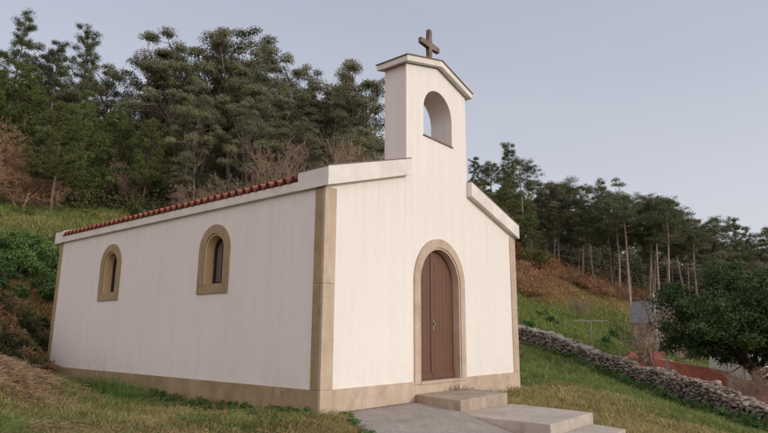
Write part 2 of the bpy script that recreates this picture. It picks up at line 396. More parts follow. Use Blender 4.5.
# roof: corrugated barrel tiles, each course overlapping the next
def roof_side(sgn):
    y0, y1 = .60, L - .24; n = 41; pit = (y1 - y0) / n; seg = 8
    prof = []
    for k in range(n):
        c0 = y0 + k * pit
        for i in range(seg):
            tt = i / seg
            if tt < .62: a = math.pi * tt / .62; prof.append((c0 + pit * tt, .078 * math.sin(a)))
            else: a = math.pi * (tt - .62) / .38; prof.append((c0 + pit * tt, -.030 * math.sin(a)))
    prof.append((y1, 0)); prof = np.array(prof)
    nr = 9; Ls = (XC + .02 + .0) / nr
    Vs, Fs = [], []; o = 0; N = len(prof)
    for r in range(nr):
        x0 = -.10 + r * Ls; x1 = x0 + Ls * 1.12
        for x, lift in ((x0, .022), (x1, 0.0)):
            xx = min(x, XC + .05); z = 3.615 + SL * (xx + .10) + prof[:, 1] + lift
            jit = rng.normal(size=N) * 0
            Vs.append(np.stack([np.full(N, xx), prof[:, 0], z], 1))
        # lip thickness at the lower end
        z = 3.615 + SL * (x0 + .10) + prof[:, 1] + .022 - .018
        Vs.append(np.stack([np.full(N, x0), prof[:, 0], z], 1))
        i = np.arange(N - 1)
        Fs.append(np.stack([o + i, o + i + 1, o + N + i + 1, o + N + i], 1)); Fs.append(np.stack([o + i, o + i + 1, o + 2 * N + i + 1, o + 2 * N + i], 1)); o += 3 * N
    V = np.concatenate(Vs); F = np.concatenate(Fs)
    if sgn < 0: V[:, 0] = W - V[:, 0]
    return np_mesh('roof', V, F)
rf = link('roof', roof_side(1), MAT['terracotta'], CH)
rf2 = link('roof', roof_side(-1), MAT['terracotta'], CH)
V_, F_ = tubes([(XC, .60, 3.62 + SL * XC)], [(XC, L - .24, 3.62 + SL * XC)], [.10], [.10], 12); link('ridge_tiles', np_mesh('ridge_tiles', V_, F_), MAT['terracotta'], rf)
# deck under the tiles
bm = bmesh.new(); prism(bm, [(-.02, .585, 3.602), (W + .02, .585, 3.602), (XC, .585, 3.602 + SL * XC)], (0, L - .81, 0)); from_bm('roof_deck', bm, MAT['dark'], rf)

# door surround: stone arch with reveal
def surround(name, cx, hw_o, hw_i, z0, zs, depth0, depth1, plane, par, mat, n=26, bottom=None):
    """ring between two arches; plane 'y': outline in x,z, thickness along y; plane 'x': outline in y,z"""
    bm = bmesh.new(); P = lambda u, z, d: (u, d, z) if plane == 'y' else (d, u, z)
    def path(hw, zb): return [(cx - hw, zb)] + [(cx - hw * math.cos(math.pi * i / n), zs + hw * math.sin(math.pi * i / n)) for i in range(n + 1)] + [(cx + hw, zb)]
    a, c = path(hw_o, z0), path(hw_i, z0)
    va = [[bm.verts.new(P(u, z, d)) for u, z in p] for p, d in ((a, depth0), (c, depth0), (a, depth1), (c, depth1))]
    N = len(a)
    for i in range(N - 1):
        bm.faces.new((va[0][i], va[0][i+1], va[1][i+1], va[1][i])); bm.faces.new((va[2][i], va[3][i], va[3][i+1], va[2][i+1]))
        bm.faces.new((va[0][i], va[2][i], va[2][i+1], va[0][i+1])); bm.faces.new((va[1][i], va[1][i+1], va[3][i+1], va[3][i]))
    for i in (0, N - 1): bm.faces.new((va[0][i], va[1][i], va[3][i], va[2][i]))
    return from_bm(name, bm, mat, par)
ds = surround('door_surround', DC, .865, .70, .302, 2.15, -.032, .18, 'y', CH, MAT['granite'])
surround('inner_rebate', DC, .699, .655, .302, 2.15, -.012, .179, 'y', ds, MAT['granite'])
bm = bmesh.new(); box(bm, DC - .69, DC + .69, -.045, .30, .298, .345, .006); from_bm('sill', bm, MAT['granite'], ds)
# door: two arched leaves made of vertical boards
def leaf_top(x, hw=.66): 
    dx = min(abs(x - DC), hw - .001); return 2.15 + math.sqrt(hw * hw - dx * dx)
def leaf(xs, name, hinge):
    bm = bmesh.new()
    for xa, xb in zip(xs[:-1], xs[1:]):
        poly = [(xa + .0013, .135, .352), (xb - .0013, .135, .352)] + [(x, .135, leaf_top(x)) for x in np.linspace(xb - .003, xa + .003, 7)]
        prism(bm, poly, (0, .04, 0))
    poly = [(xs[0], .15, .352), (xs[-1], .15, .352)] + [(x, .15, leaf_top(x) - .004) for x in np.linspace(xs[-1], xs[0], 14)]
    prism(bm, poly, (0, .018, 0))
    return from_bm(name, bm, MAT['door'], CH)
mid = DC - .12
dlf = leaf([DC - .655, DC - .53, DC - .40, DC - .265, mid - .006], 'door_leaf', 0)
drf = leaf([mid + .006, DC + .015, DC + .15, DC + .28, DC + .41, DC + .54, DC + .655], 'door_leaf', 1)
bm = bmesh.new(); box(bm, mid - .03, mid + .03, .118, .134, .36, leaf_top(mid) - .01, .004); from_bm('cover_strip', bm, MAT['door'], drf)
bm = bmesh.new(); box(bm, DC - .64, DC - .16, .112, .134, .36, .47, .005); from_bm('kick_board', bm, MAT['door'], dlf)
bm = bmesh.new(); box(bm, DC - .08, DC + .64, .112, .134, .36, .47, .005); from_bm('kick_board', bm, MAT['door'], drf)
bm = bmesh.new(); box(bm, mid + .048, mid + .078, .118, .134, 1.26, 1.46, .005); box(bm, mid + .05, mid + .08, .085, .112, 1.36, 1.40, .006)
from_bm('handle', bm, MAT['steel'], drf)

# side windows
for c in win_c():
    w = surround('window', c, .472, .305, 2.035, 2.69, -.028, .24, 'x', CH, MAT['shade_toned'])
    bm = bmesh.new(); box(bm, -.028, .24, c - .472, c + .472, 1.88, 2.032, .004); from_bm('sill', bm, MAT['shade_toned'], w)
    surround('splayed_reveal', c, .303, .27, 2.045, 2.69, .0, .238, 'x', w, M_stone('sunlit_gold_granite', (.62, .47, .25), (.68, .53, .30), (.50, .37, .18)))  # gold of the sunlit jamb put into the stone colour
    bm = bmesh.new(); box(bm, .0, .238, c - .30, c + .30, 2.034, 2.06, .003); from_bm('inner_sill', bm, MAT['shade_toned'], w)
    bm = bmesh.new()
    prism(bm, [(.206, y, z) for y, z in arch(c, .265, 2.062, 2.69, 16)], (.01, 0, 0)); from_bm('pane', bm, MAT['glass'], w)
    surround('frame', c, .268, .215, 2.062, 2.69, .17, .203, 'x', w, MAT['dark'])
    bm = bmesh.new(); box(bm, .17, .203, c - .215, c + .215, 2.062, 2.115); box(bm, .172, .201, c - .02, c + .02, 2.116, 2.69 + .21); from_bm('frame_bar', bm, MAT['dark'], w)

# bell gable cap: gabled slab with overhang
bt = bmesh.new()
def capz(x): return 6.447 + TSL * (DT + min(x - X1, X2 - x))
ya, yb = -DT, TH + DT
xa, xb = X1 - DT, X2 + DT
hh = .115
prism(bt, [(xa, ya, capz(xa) - hh), (XC, ya, capz(XC) - hh), (xb, ya, capz(xb) - hh), (xb, ya, capz(xb)), (XC, ya, capz(XC)), (xa, ya, capz(xa))], (0, yb - ya, 0), .006)
cap = from_bm('bell_gable_cap', bt, MAT['cap'], CH)
bt = bmesh.new(); e = .02
prism(bt, [(xa - e, ya - e, capz(xa - e) + .003), (XC, ya - e, capz(XC) + .003), (xb + e, ya - e, capz(xb + e) + .003), (xb + e, ya - e, capz(xb + e) + .022), (XC, ya - e, capz(XC) + .022), (xa - e, ya - e, capz(xa - e) + .022)], (0, yb - ya + 2 * e, 0))
from_bm('tile_edge', bt, MAT['flash'], cap)
bt = bmesh.new(); box(bt, DC - .535, DC + .535, -.025, TH + .02, 5.028, 5.052); from_bm('bell_opening_sill', bt, MAT['flash'], CH)
# cross
bm = bmesh.new(); yc = .21; zb_ = capz(XC) + .01
xc = 3.19
a, hw = .046, .335
poly = [(xc-a,0,zb_),(xc+a,0,zb_),(xc+a,0,7.18),(xc+hw,0,7.18),(xc+hw,0,7.30),(xc+a,0,7.30),(xc+a,0,7.60),(xc-a,0,7.60),(xc-a,0,7.30),(xc-hw,0,7.30),(xc-hw,0,7.18),(xc-a,0,7.18)]
prism(bm, [(x, yc - .045, z) for x, y, z in poly], (0, .09, 0), .012)
from_bm('cross', bm, MAT['crossstone'], CH)

# ------------------------------------------------------------------ path, step, slabs
def slab(name, poly, ztop, th, mat, label, cat, bev=.015):
    bm = bmesh.new(); c = np.mean(poly, axis=0)
    zz = (lambda p: ztop) if not callable(ztop) else ztop
    prism(bm, [(p[0], p[1], zz(p)) for p in poly], (0, 0, -th), bev)
    bmesh.ops.subdivide_edges(bm, edges=[e for e in bm.edges if e.calc_length() > .3], cuts=6, use_grid_fill=True)
    for v in bm.verts:
        q = v.co; nn = math.sin(q.x * 31 + q.y * 17) * math.sin(q.y * 23 - q.x * 9) * .004
        v.co += Vector((nn, nn * .8, nn * .6))
    return tag(from_bm(name, bm, mat), label, cat)
slab('doorstep', [(2.33, -.03), (2.03, -1.14), (3.73, -1.08), (4.02, -.03)], .142, .25, MAT['step'], 'thick moss-stained tan stone step directly below the wooden chapel door', 'step')
slab('paving_slab', [(1.88, -1.17), (1.84, -2.72), (3.56, -2.70), (3.80, -1.10)], -.052, .22, MAT['slab'], 'large pale concrete slab laid in front of the door step, wedge of shade along its edge', 'slab')
slab('paving_slab', [(2.02, -2.74), (1.9, -3.35), (3.25, -3.30), (3.48, -2.72)], -.215, .14, MAT['slab'], 'smaller lower concrete slab at the bottom edge, beyond the large pale one', 'slab')
# concrete ramp with exposed aggregate
def padz(y): return .018 + (.032 * y if y > -1.2 else -.0384 + .19 * (y + 1.2))
ny, nx = 40, 30; rows = []
for j in range(ny + 1):
    y = -.024 - j * (5.2 / ny); xl = .42 + .66 * y; xr = 2.30 if y > -1.0 else 1.98
    if y < -2.7: xr = 2.15
    rows.append([(xl + (xr - xl) * i / nx, y, padz(y) + .003 * math.sin(i * 2.1 + j)) for i in range(nx + 1)])
V = np.array(rows).reshape(-1, 3); I = np.arange(len(V)).reshape(ny + 1, nx + 1)
F = np.stack([I[:-1, :-1], I[:-1, 1:], I[1:, 1:], I[1:, :-1]], 2).reshape(-1, 4)
Vb = V.copy(); Vb[:, 2] -= .25
bd = np.concatenate([I[:, 0], I[-1, 1:], I[-2::-1, -1], I[0, -2:0:-1]]); nb = len(V)
Fs = np.stack([bd, np.roll(bd, -1), np.roll(bd, -1) + nb, bd + nb], 1)
tag(link('path', np_mesh('path', np.concatenate([V, Vb]), np.concatenate([F, Fs])), MAT['pad']), kind='structure')

# ------------------------------------------------------------------ dry stone wall
wp = [at(500, 322, 37), at(518, 326.5, 34), at(550, 334, 30.5), at(590, 349.5, 27), at(640, 365.5, 23.5), at(700, 381, 18.5), at(768, 406, 15), at(840, 432, 12.2)]
wp = np.array(wp)
def wall_at(s):                    # s in 0..1 along control polyline, returns top point
    x = s * (len(wp) - 1); i = min(int(x), len(wp) - 2); f = x - i; return wp[i] * (1 - f) + wp[i + 1] * f
SW = empty('stone_wall', tuple(wp[3] - np.array([0, 0, 1.0])), 'long dry stone wall of rough granite rubble running down the slope right of the chapel', 'stone wall')
off = np.array(SW.location)
_ico = bmesh.new(); bmesh.ops.create_icosphere(_ico, subdivisions=2, radius=1.0)
IV = np.array([v.co[:] for v in _ico.verts]); _ico.faces.ensure_lookup_table(); IF = np.array([[v.index for v in f.verts] for f in _ico.faces]); _ico.free()
def rock(r, c, s, ang):
    """angular stone: icosphere clipped by random planes, scaled by s, turned by ang"""
    V = IV.copy()
    for _ in range(14):
        d = r.normal(size=3); d /= np.linalg.norm(d); k = r.uniform(.38, .78); p = V @ d; V -= np.outer(np.clip(p - k, 0, None), d)
    V *= s; ca_, sa_ = math.cos(ang), math.sin(ang)
    V = V @ np.array([[ca_, sa_, 0], [-sa_, ca_, 0], [0, 0, 1]])
    return V + c
r = np.random.default_rng(11)
Vs, Fs, As = [], [], []; o = 0; cap_parts = []; core = []
lens = [0]
for i in range(len(wp) - 1): lens.append(lens[-1] + np.linalg.norm(wp[i + 1, :2] - wp[i, :2]))
def by_len(l):
    i = min(np.searchsorted(lens, l, side='right') - 1, len(wp) - 2); f = (l - lens[i]) / (lens[i + 1] - lens[i]); return (i + f) / (len(wp) - 1)
thick = .30
l = 0.0
while l < lens[-1]:
    p = wall_at(by_len(l)); q = wall_at(min(by_len(l + .2), 1)); d = q - p; d[2] = 0; d /= np.linalg.norm(d) + 1e-9; nrm = np.array([-d[1], d[0], 0])
    gzz = h(p[0], p[1]) - .15; hgt = max(p[2] - gzz, .5) + .06 * math.sin(l * 1.7) ; ang = math.atan2(d[1], d[0])
    core.append((p, nrm, gzz, gzz + hgt - .14))
    for side in (-1, 1):
        if side * (nrm @ (CP - p)) < 0 and l % 1 > .6: continue
        z = 0
        while z < hgt - .03:
            s = r.uniform(.06, .17); hh_ = s * r.uniform(.35, .75)
            c = p + nrm * side * (thick * .8 + r.uniform(-.06, .05)) + d * r.uniform(-.12, .12); c[2] = gzz + z + hh_ * .5
            V = rock(r, c, np.array([s, s * .85, hh_]), ang + r.uniform(-.5, .5)); Vs.append(V); Fs.append(IF + o); As.append(np.full(len(IF), r.random())); o += len(V); z += hh_ * 1.35
    for k in range(1 + (r.random() < .6)):             # top stones
        s = r.uniform(.09, .21); c = p + nrm * r.uniform(-.2, .2) + d * r.uniform(-.1, .1); c[2] = gzz + hgt - .05 + r.uniform(-.03, .05)
        V = rock(r, c, np.array([s, s * .8, s * .45]), ang + r.uniform(-.6, .6)); Vs.append(V); Fs.append(IF + o); As.append(np.full(len(IF), r.random() if l > 8 else .6 + .4 * r.random())); o += len(V)
    l += .135
m, t, b = nt('rubble_granite'); P = gpos(t)
a = node(t, 'ShaderNodeAttribute', attribute_name='tint').outputs['Fac']
c = mixc(t, a, (.16, .125, .09), (.40, .335, .265)); c = mixc(t, mul(t, noise(t, P, 1.6, 5, .6, .45, .65), .6), c, (.11, .095, .045)); c = mixc(t, mul(t, noise(t, P, 13, 4, .6, .45, .7), .5), c, (.42, .38, .34))
t.links.new(c, b.inputs['Base Color']); b.inputs['Roughness'].default_value = .95; bump(t, b, noise(t, P, 25, 4), .6, .02)
MAT['rubble'] = m
link('stones', np_mesh('stones', np.concatenate(Vs) - off, np.concatenate(Fs), {'tint': np.concatenate(As)}), m, SW)
Vc = []
for p, nrm, z0, z1 in core:
    for sd, z in ((-1, z0), (-1, z1), (1, z1), (1, z0)): Vc.append((p[0] + nrm[0] * sd * .24, p[1] + nrm[1] * sd * .24, z))
Vc = np.array(Vc) - off; k = np.arange(len(core) - 1)[:, None] * 4
Fc = np.concatenate([np.stack([k + a, k + a + 4, k + (a + 1) % 4 + 4, k + (a + 1) % 4], 2).reshape(-1, 4) for a in range(4)])
link('rubble_core', np_mesh('rubble_core', Vc, Fc), M_plain('wall_earth', (.06, .045, .035), 1), SW)
# long pale coping slabs on the far part of the wall
l = 2.0; r = np.random.default_rng(44); Vs, Fs, o_ = [], [], 0
while l < lens[3] + .5:
    ln = r.uniform(.35, .8); p = wall_at(by_len(l)); q = wall_at(by_len(l + ln)); d = q - p; c = (p + q) / 2; c[2] += .02 + r.uniform(-.03, .04)
    V = rock(r, c, np.array([ln * .75, r.uniform(.30, .42), r.uniform(.07, .12)]), math.atan2(d[1], d[0]) + r.uniform(-.12, .12)); V[:, 2] += (V[:, 0] - c[0]) * d[2] / (d[0] if abs(d[0]) > .01 else .01) * .8
    Vs.append(V); Fs.append(IF + o_); o_ += len(V); l += ln
link('coping_slabs', np_mesh('coping_slabs', np.concatenate(Vs) - off, np.concatenate(Fs)), M_stone('pale_coping', (.33, .29, .25), (.42, .37, .32), (.22, .20, .15), 5, .8), SW)
def boulder(c, s, label, seed, mat=None, ang=.3):
    r = np.random.default_rng(seed); V = rock(r, np.zeros(3), np.array(s), ang)
    o = link('boulder', np_mesh('boulder', V, IF, {'tint': np.full(len(IF), .95)}, smooth=False), mat or MAT['slab']); o.location = c; return tag(o, label, 'rock')
bp = at(724, 399, 17.0); boulder(tuple(bp), (.34, .30, .25), 'big pale rounded boulder set in the near part of the stone wall', 4)

# ------------------------------------------------------------------ plants generators
def leaf_cluster(C, R, cnt, size, aspect, r, flat=.75, droop=0, shell=.55, tint=None, radial=0, dome=0):
    """leaf cards in ellipsoid clumps C with radius R (arrays)"""
    idx = np.repeat(np.arange(len(C)), cnt); n = len(idx)
    d = rdir(n, r)
    if dome: lowm = d[:, 2] < -.25; d[lowm, 2] *= -dome
    rad = (shell + (1 - shell) * r.random(n)) * R[idx]
    rad *= np.where(r.random(n) < .25, r.random(n), 1)
    off = d * rad[:, None]; off[:, 2] *= flat
    P = C[idx] + off
    if radial: D = d * radial + rdir(n, r) * (1 - radial)
    else: D = rdir(n, r)
    D[:, 2] -= droop
    N = d * 1.0 + rdir(n, r) * .75; N /= np.linalg.norm(N, axis=1, keepdims=True)
    if not radial: D = D - N * (D * N).sum(1, keepdims=True) * .8
    s = size * r.uniform(.6, 1.35, n)
    V, F = cards(P, D, N, s, s * aspect)
    T = np.clip((tint[idx] if tint is not None else .5) + r.normal(size=n) * .22, 0, .92); T[r.random(n) < .03] = 1
    return V, F, T
def branchy(base, dirv, length, r0, segs, r, wob=.25, up=.1):
    pts = [np.array(base, float)]; d = np.array(dirv, float); d /= np.linalg.norm(d)
    for i in range(segs):
        d = d + r.normal(size=3) * wob * .5 + np.array([0, 0, up]); d /= np.linalg.norm(d); pts.append(pts[-1] + d * length / segs)
    return np.array(pts)
class Wood:
    def __init__(s): s.a, s.b, s.ra, s.rb = [], [], [], []
    def path(s, pts, r0, r1):
        n = len(pts) - 1
        for i in range(n):
            s.a.append(pts[i]); s.b.append(pts[i + 1]); s.ra.append(r0 + (r1 - r0) * i / n); s.rb.append(r0 + (r1 - r0) * (i + 1) / n)
    def mesh(s, name, sides=6):
        V, F = tubes(s.a, s.b, s.ra, s.rb, sides); return np_mesh(name, V, F, smooth=True)
def make_tree(name, wood, leafdata, bark, leafm, label=None):
    e = empty(name)
    link('trunk', wood.mesh('trunk'), bark, e)
    if leafdata is not None:
        V, F, T = leafdata; link('crown', np_mesh('crown', V, F, {'tint': T}), leafm, e)
    return e
def eucalyptus(seed, H=20, spread=5.0, clumps=60, cnt=260, bare=.3, tall=False):
    r = np.random.default_rng(seed); w = Wood(); C = []; R = []
    tr = branchy((0, 0, -.5), (0, 0, 1), H * .9, 0, 9, r, .16, .25); w.path(tr[:8], .24, .07)
    nl = 10 if not tall else 7
    for i in range(nl):
        f = bare + (1 - bare) * .86 * (i + .5) / nl; k = f * 9; j = min(int(k), 8); p = tr[j] + (tr[j + 1] - tr[j]) * (k - j)
        a = i * 2.4 + r.uniform(-.5, .5); ln = spread * (1.05 - .55 * abs(f - .55)) * r.uniform(.6, 1.1) * (.45 if tall else 1)
        br = branchy(p, (math.cos(a), math.sin(a), .8), ln * 1.2, 0, 5, r, .3, .12); w.path(br, .10, .025)
        for q in range(3):
            s = br[2 + q] ; d = r.normal(size=3); d[2] = abs(d[2]); sb = branchy(s, d, ln * .45, 0, 3, r, .3, .1); w.path(sb, .04, .012)
            C += [sb[-1]]; R += [r.uniform(.6, 1.1)]
        C += [br[-1]]; R += [r.uniform(.8, 1.3)]
    C += [tr[-2], tr[-3]]; R += [1.5, 1.5]
    for i in range(26 if not tall else 12):   # lobes of the crown, each an umbrella of leaves on its own limb
        d = rdir(1, r)[0]; d[2] = abs(d[2]) * 1.15 - .35; q = r.uniform(.7, 1.05); sx = spread * (.9 if not tall else .45)
        C.append(np.array([tr[6][0] + d[0] * sx * q, tr[6][1] + d[1] * sx * q, H * (.62 + .36 * d[2] * q)])); R.append(r.uniform(.9, 1.75))
        w.path([tr[4] * .5 + tr[5] * .5, (C[-1] + tr[6]) * .5 + r.normal(size=3) * .4, C[-1]], .07, .015)
    C = np.array(C); R = np.array(R)
    tn = r.random(len(C)) * .8
    return w, leaf_cluster(C, R, (R * 340).astype(int), .22, .42, r, .82, .45, .5, tn, 0, .7)
def pine_dense(seed, H=16, cnt=85, base=.08, wid=.33, tuft=.55):
    """bushy conical pine, branches in whorls, tufts of needles along them"""
    r = np.random.default_rng(seed); w = Wood(); C = []; R = []; T = []
    tr = branchy((0, 0, -.5), (0, 0, 1), H, 0, 8, r, .06, .3); w.path(tr, .20, .03)
    z = base
    while z < .985:
        k = z * 8; j = min(int(k), 7); p = tr[j] + (tr[j + 1] - tr[j]) * (k - j); nb = r.integers(4, 7); a0 = r.uniform(0, 6)
        ln0 = H * wid * (1 - z) ** .75 + .35
        for i in range(nb):
            ln = ln0 * r.uniform(.6, 1.15); a = a0 + i * 6.283 / nb + r.uniform(-.3, .3)
            br = branchy(p, (math.cos(a), math.sin(a), .05), ln, 0, 4, r, .2, .14); w.path(br, .045, .012); tb = r.random()
            nt_ = max(2, int(ln / .42))
            for q in range(nt_):
                f = .35 + .65 * (q + 1) / nt_; kk = f * 4; jj = min(int(kk), 3); c = br[jj] + (br[jj + 1] - br[jj]) * (kk - jj) + r.normal(size=3) * .22
                C.append(c); R.append(tuft * r.uniform(.7, 1.2)); T.append(tb * .7 + .3 * r.random())
        z += r.uniform(.045, .075)
    C = np.array(C); R = np.array(R)
    return w, leaf_cluster(C, R, cnt, .34, .17, r, .62, -.25, .2, np.array(T), .75)
def pine_tall(seed, H=20, crown=.42, cnt=85, spread=4.6):
    """maritime pine: long bare trunk with dead stubs, layered crown on top"""
    r = np.random.default_rng(seed); w = Wood(); C = []; R = []; T = []
    tr = branchy((0, 0, -.5), (0, 0, 1), H, 0, 9, r, .07, .3); w.path(tr, .23, .07)
    P = lambda f: tr[min(int(f * 9), 8)] + (tr[min(int(f * 9), 8) + 1] - tr[min(int(f * 9), 8)]) * (f * 9 - min(int(f * 9), 8))
    for i in range(9):
        f = r.uniform(.25, 1 - crown); a = r.uniform(0, 6.28); br = branchy(P(f), (math.cos(a), math.sin(a), -.05), r.uniform(.6, 2.2), 0, 3, r, .25, 0); w.path(br, .03, .01)
    z = 1 - crown
    while z < .99:
        g = (z - (1 - crown)) / crown; ln0 = spread * (math.sin(math.pi * min(1, .25 + g * .8)) * .8 + .2)
        for i in range(r.integers(5, 8)):
            ln = ln0 * r.uniform(.55, 1.15); a = r.uniform(0, 6.28)
            br = branchy(P(z), (math.cos(a), math.sin(a), .25), ln, 0, 4, r, .25, .08); w.path(br, .05, .015)
            for q in range(max(2, int(ln / .5))):
                c = br[2 + q % 3] + r.normal(size=3) * np.array([.5, .5, .18]); C.append(c); R.append(r.uniform(.55, 1.05)); T.append(r.random())
        z += r.uniform(.04, .07)
    C = np.array(C); R = np.array(R)
    return w, leaf_cluster(C, R, cnt, .30, .20, r, .55, -.2, .25, np.array(T), .6)
def pine_sparse(seed, H=20):
    """emergent old pine with few rounded needle clumps against the sky"""
    r = np.random.default_rng(seed); w = Wood(); C = []; R = []
    tr = branchy((0, 0, -.5), (0, 0, 1), H, 0, 9, r, .07, .3); w.path(tr, .20, .05)
    for i in range(24):
        f = .58 + .42 * i / 24; k = f * 9; j = min(int(k), 8); p = tr[j] + (tr[j + 1] - tr[j]) * (k - j); a = i * 2.4
        br = branchy(p, (math.cos(a), math.sin(a), .45), r.uniform(1.0, 2.6) * (1.25 - f * .6), 0, 4, r, .2, .1); w.path(br, .05, .015)
        C += [br[-1], br[-2] + r.normal(size=3) * .2, br[-3] + r.normal(size=3) * .3]; R += [r.uniform(.5, .85), r.uniform(.4, .7), r.uniform(.3, .6)]
    C.append(tr[-1]); R.append(.6); C = np.array(C); R = np.array(R)
    return w, leaf_cluster(C, R, 190, .26, .17, r, .8, -.2, .25, r.random(len(C)), .6)
def bare_tree(seed, H=9, spread=1.0, levels=5, rad=.12, thin=.011, up=.06, kids=(3, 4)):
    r = np.random.default_rng(seed); w = Wood()
    def grow(p, d, ln, rr, lv):
        pts = branchy(p, d, ln, 0, 3, r, .35, up); w.path(pts, rr, max(rr * .6, thin))
        if lv == 0: return
        for i in range(r.integers(*kids) if lv < levels else 4):
            s = pts[r.integers(1, 4)] if lv < levels else pts[1 + i % 3]
            nd = (pts[-1] - pts[0]) / ln + r.normal(size=3) * .62 * spread; nd[2] += .1; grow(s, nd, ln * r.uniform(.58, .8), max(rr * .55, thin), lv - 1)
    for i in range(3):
        a = i * 2.1 + r.uniform(-.4, .4); grow((0, 0, -.2), (math.cos(a) * .35, math.sin(a) * .35, 1), H * .33, rad, levels)
    return w
def copy_tree(o):
    c = o.copy(); COL.objects.link(c)
    for ch in o.children:
        d = ch.copy(); COL.objects.link(d); d.parent = c
    return c
PROTO = {}
def proto(kind, var):
    k = (kind, var)
    if k not in PROTO:
        if kind == 'euc': w, l = eucalyptus(20 + var, clumps=60, tall=(var == 3)); e = make_tree('eucalyptus_tree', w, l, BARK['grey'], LEAF['euc']); H = 19.0
        elif kind == 'pine': w, l = pine_dense(40 + var, base=.3 if var == 2 else .1); e = make_tree('pine_tree', w, l, BARK['pine'], LEAF['pine']); H = 15.7
        elif kind == 'tall': w, l = pine_tall(60 + var, crown=.30 + .06 * var); e = make_tree('pine_tree', w, l, BARK['pale'], LEAF['mpine']); H = 19.6
        elif kind == 'emergent': w, l = pine_sparse(80 + var); e = make_tree('pine_tree', w, l, BARK['grey'], LEAF['mpine']); H = 19.8
        elif kind == 'red': e = make_tree('bare_tree', bare_tree(90 + var, 8, 1.0, 6, .09, .0075), None, BARK['red'], None); H = 8.0
        elif kind == 'twig': e = make_tree('bare_tree', bare_tree(95 + var, 8, .8, 6, .08, .008), None, BARK['twig'], None); H = 8.0
        PROTO[k] = [e, H, False]
    return PROTO[k]
def put(kind, var, px, top, z, label, group=None, rot=None, wscale=1.0, sink=0, cat='tree'):
    """tree whose top shows at pixel (px, top), standing on the ground z metres away"""
    P = at(px, top, z); gx, gy = P[0], P[1]; g0 = h(gx, gy) - sink; H = P[2] - g0
    pr_ = proto(kind, var); e = copy_tree(pr_[0]) if pr_[2] else pr_[0]; pr_[2] = True
    s = H / pr_[1]; e.location = (gx, gy, g0); e.scale = (s * wscale, s * wscale, s); e.rotation_euler = (0, 0, rot if rot is not None else random.uniform(0, 6.28))
    tag(e, label, cat, group); return e

# ---- left and centre woodland (behind the chapel)
G1, G2 = 'pines on the hillside left of the chapel', 'eucalyptus trees on the hillside behind the chapel'
put('emergent', 0, 22, 14, 60, 'old pine with loose dark clumps, highest crown at the left picture edge', G1)
put('emergent', 1, 63, 40, 60, 'short sparse pine top poking out between left edge and tall thin pine', G1)
put('emergent', 2, 92, 30, 56, 'tall thin pine with bare upper trunk rising alone above the left woodland', G1)
for i, (px, top, z, v, lb) in enumerate([
    (2, 52, 50, 0, 'dense green pine cut by the left picture edge'),
    (32, 62, 52, 1, 'dense green pine right of the leftmost one, above the reddish bare tree'),
    (64, 100, 43, 2, 'full bright green pine with exposed pale trunk in front of the left woodland'),
    (90, 92, 50, 0, 'dense green pine behind the full bright one with exposed trunk'),
    (122, 100, 54, 1, 'dense green pine under the dip in the treeline left of the big eucalyptus'),
    (150, 118, 50, 2, 'dense green pine above the far end of the tiled roof'),
    (175, 125, 56, 0, 'shorter green pine between roof end and big eucalyptus')]):
    put('pine', v, px, top, z, lb, G1, None, 1.15 if i == 2 else 1.0)
for (px, top, z, v, ws, lb) in [
    (52, 55, 62, 0, 1, 'eucalyptus behind the pines, between the two dark pine tops at left'),
    (112, 60, 62, 1, .9, 'rounded eucalyptus just right of the tall thin pine'),
    (78, 78, 62, 2, 1, 'olive eucalyptus filling the treeline left of the tall thin pine'),
    (147, 88, 62, 2, .8, 'low eucalyptus right of the dip in the left treeline'),
    (165, 50, 62, 0, 1, 'broad eucalyptus forming the left shoulder of the highest central crown'),
    (188, 42, 60, 1, 1, 'tall eucalyptus just left of the highest central crown'),
    (212, 33, 64, 2, 1.1, 'highest eucalyptus in the middle of the woodland behind the roof'),
    (238, 40, 62, 0, 1.1, 'tall eucalyptus just right of the highest central crown'),
    (256, 37, 70, 3, .9, 'slender eucalyptus whose loose top sprig leans out over the central gap'),
    (262, 72, 60, 1, 1, 'eucalyptus stepping down from the central crowns towards the bell gable'),
    (285, 92, 58, 2, 1, 'lower eucalyptus in the gap between central crowns and the gable'),
    (300, 68, 66, 0, .8, 'airy eucalyptus with separate clumps, third from the bell gable'),
    (318, 76, 62, 1, .9, 'eucalyptus midway between central crowns and the bell gable'),
    (350, 64, 70, 3, .8, 'thin wispy eucalyptus rising close left of the bell gable'),
    (338, 95, 60, 2, 1, 'bushy eucalyptus below the thin wispy one'),
    (364, 80, 62, 0, 1.0, 'eucalyptus partly hidden by the left side of the bell gable'),
    (205, 92, 52, 1, .9, 'nearer eucalyptus with visible pale limbs above the middle of the roof'),
    (250, 105, 52, 0, .9, 'nearer eucalyptus above the right half of the roof'),
    (305, 118, 52, 2, .9, 'low eucalyptus just above the roof end near the gable coping'),
    (180, 150, 48, 3, 1.3, 'small eucalyptus sapling close above the roof tiles'),
    (350, 128, 52, 1, .9, 'low eucalyptus beside the foot of the bell gable')]:
    put('euc', v, px, top, z, lb, G2, None, ws)
put('red', 0, 6, 88, 44, 'reddish brown leafless tree at the left picture edge below the pines', 'bare trees', None, 1.3)
put('red', 1, 32, 125, 43, 'smaller reddish leafless tree right of the one at the left edge', 'bare trees', None, 1.3)
put('twig', 0, 52, 165, 46, 'low leafless thicket tree left of the pine with exposed trunk', 'bare trees', None, 1.2)
put('twig', 0, 135, 150, 50, 'pale dead tree with level branches above the far roof end', 'bare trees', None, .8)
put('twig', 1, 200, 168, 47, 'brown leafless shrub tree poking above the middle of the roof', 'bare trees', None, 1.4)
put('twig', 1, 270, 120, 49, 'bare brown tree above the right part of the roof', 'bare trees', None, .9)
put('twig', 0, 315, 115, 49, 'bare tan tree above the stepped end of the front coping', 'bare trees', None, .9)
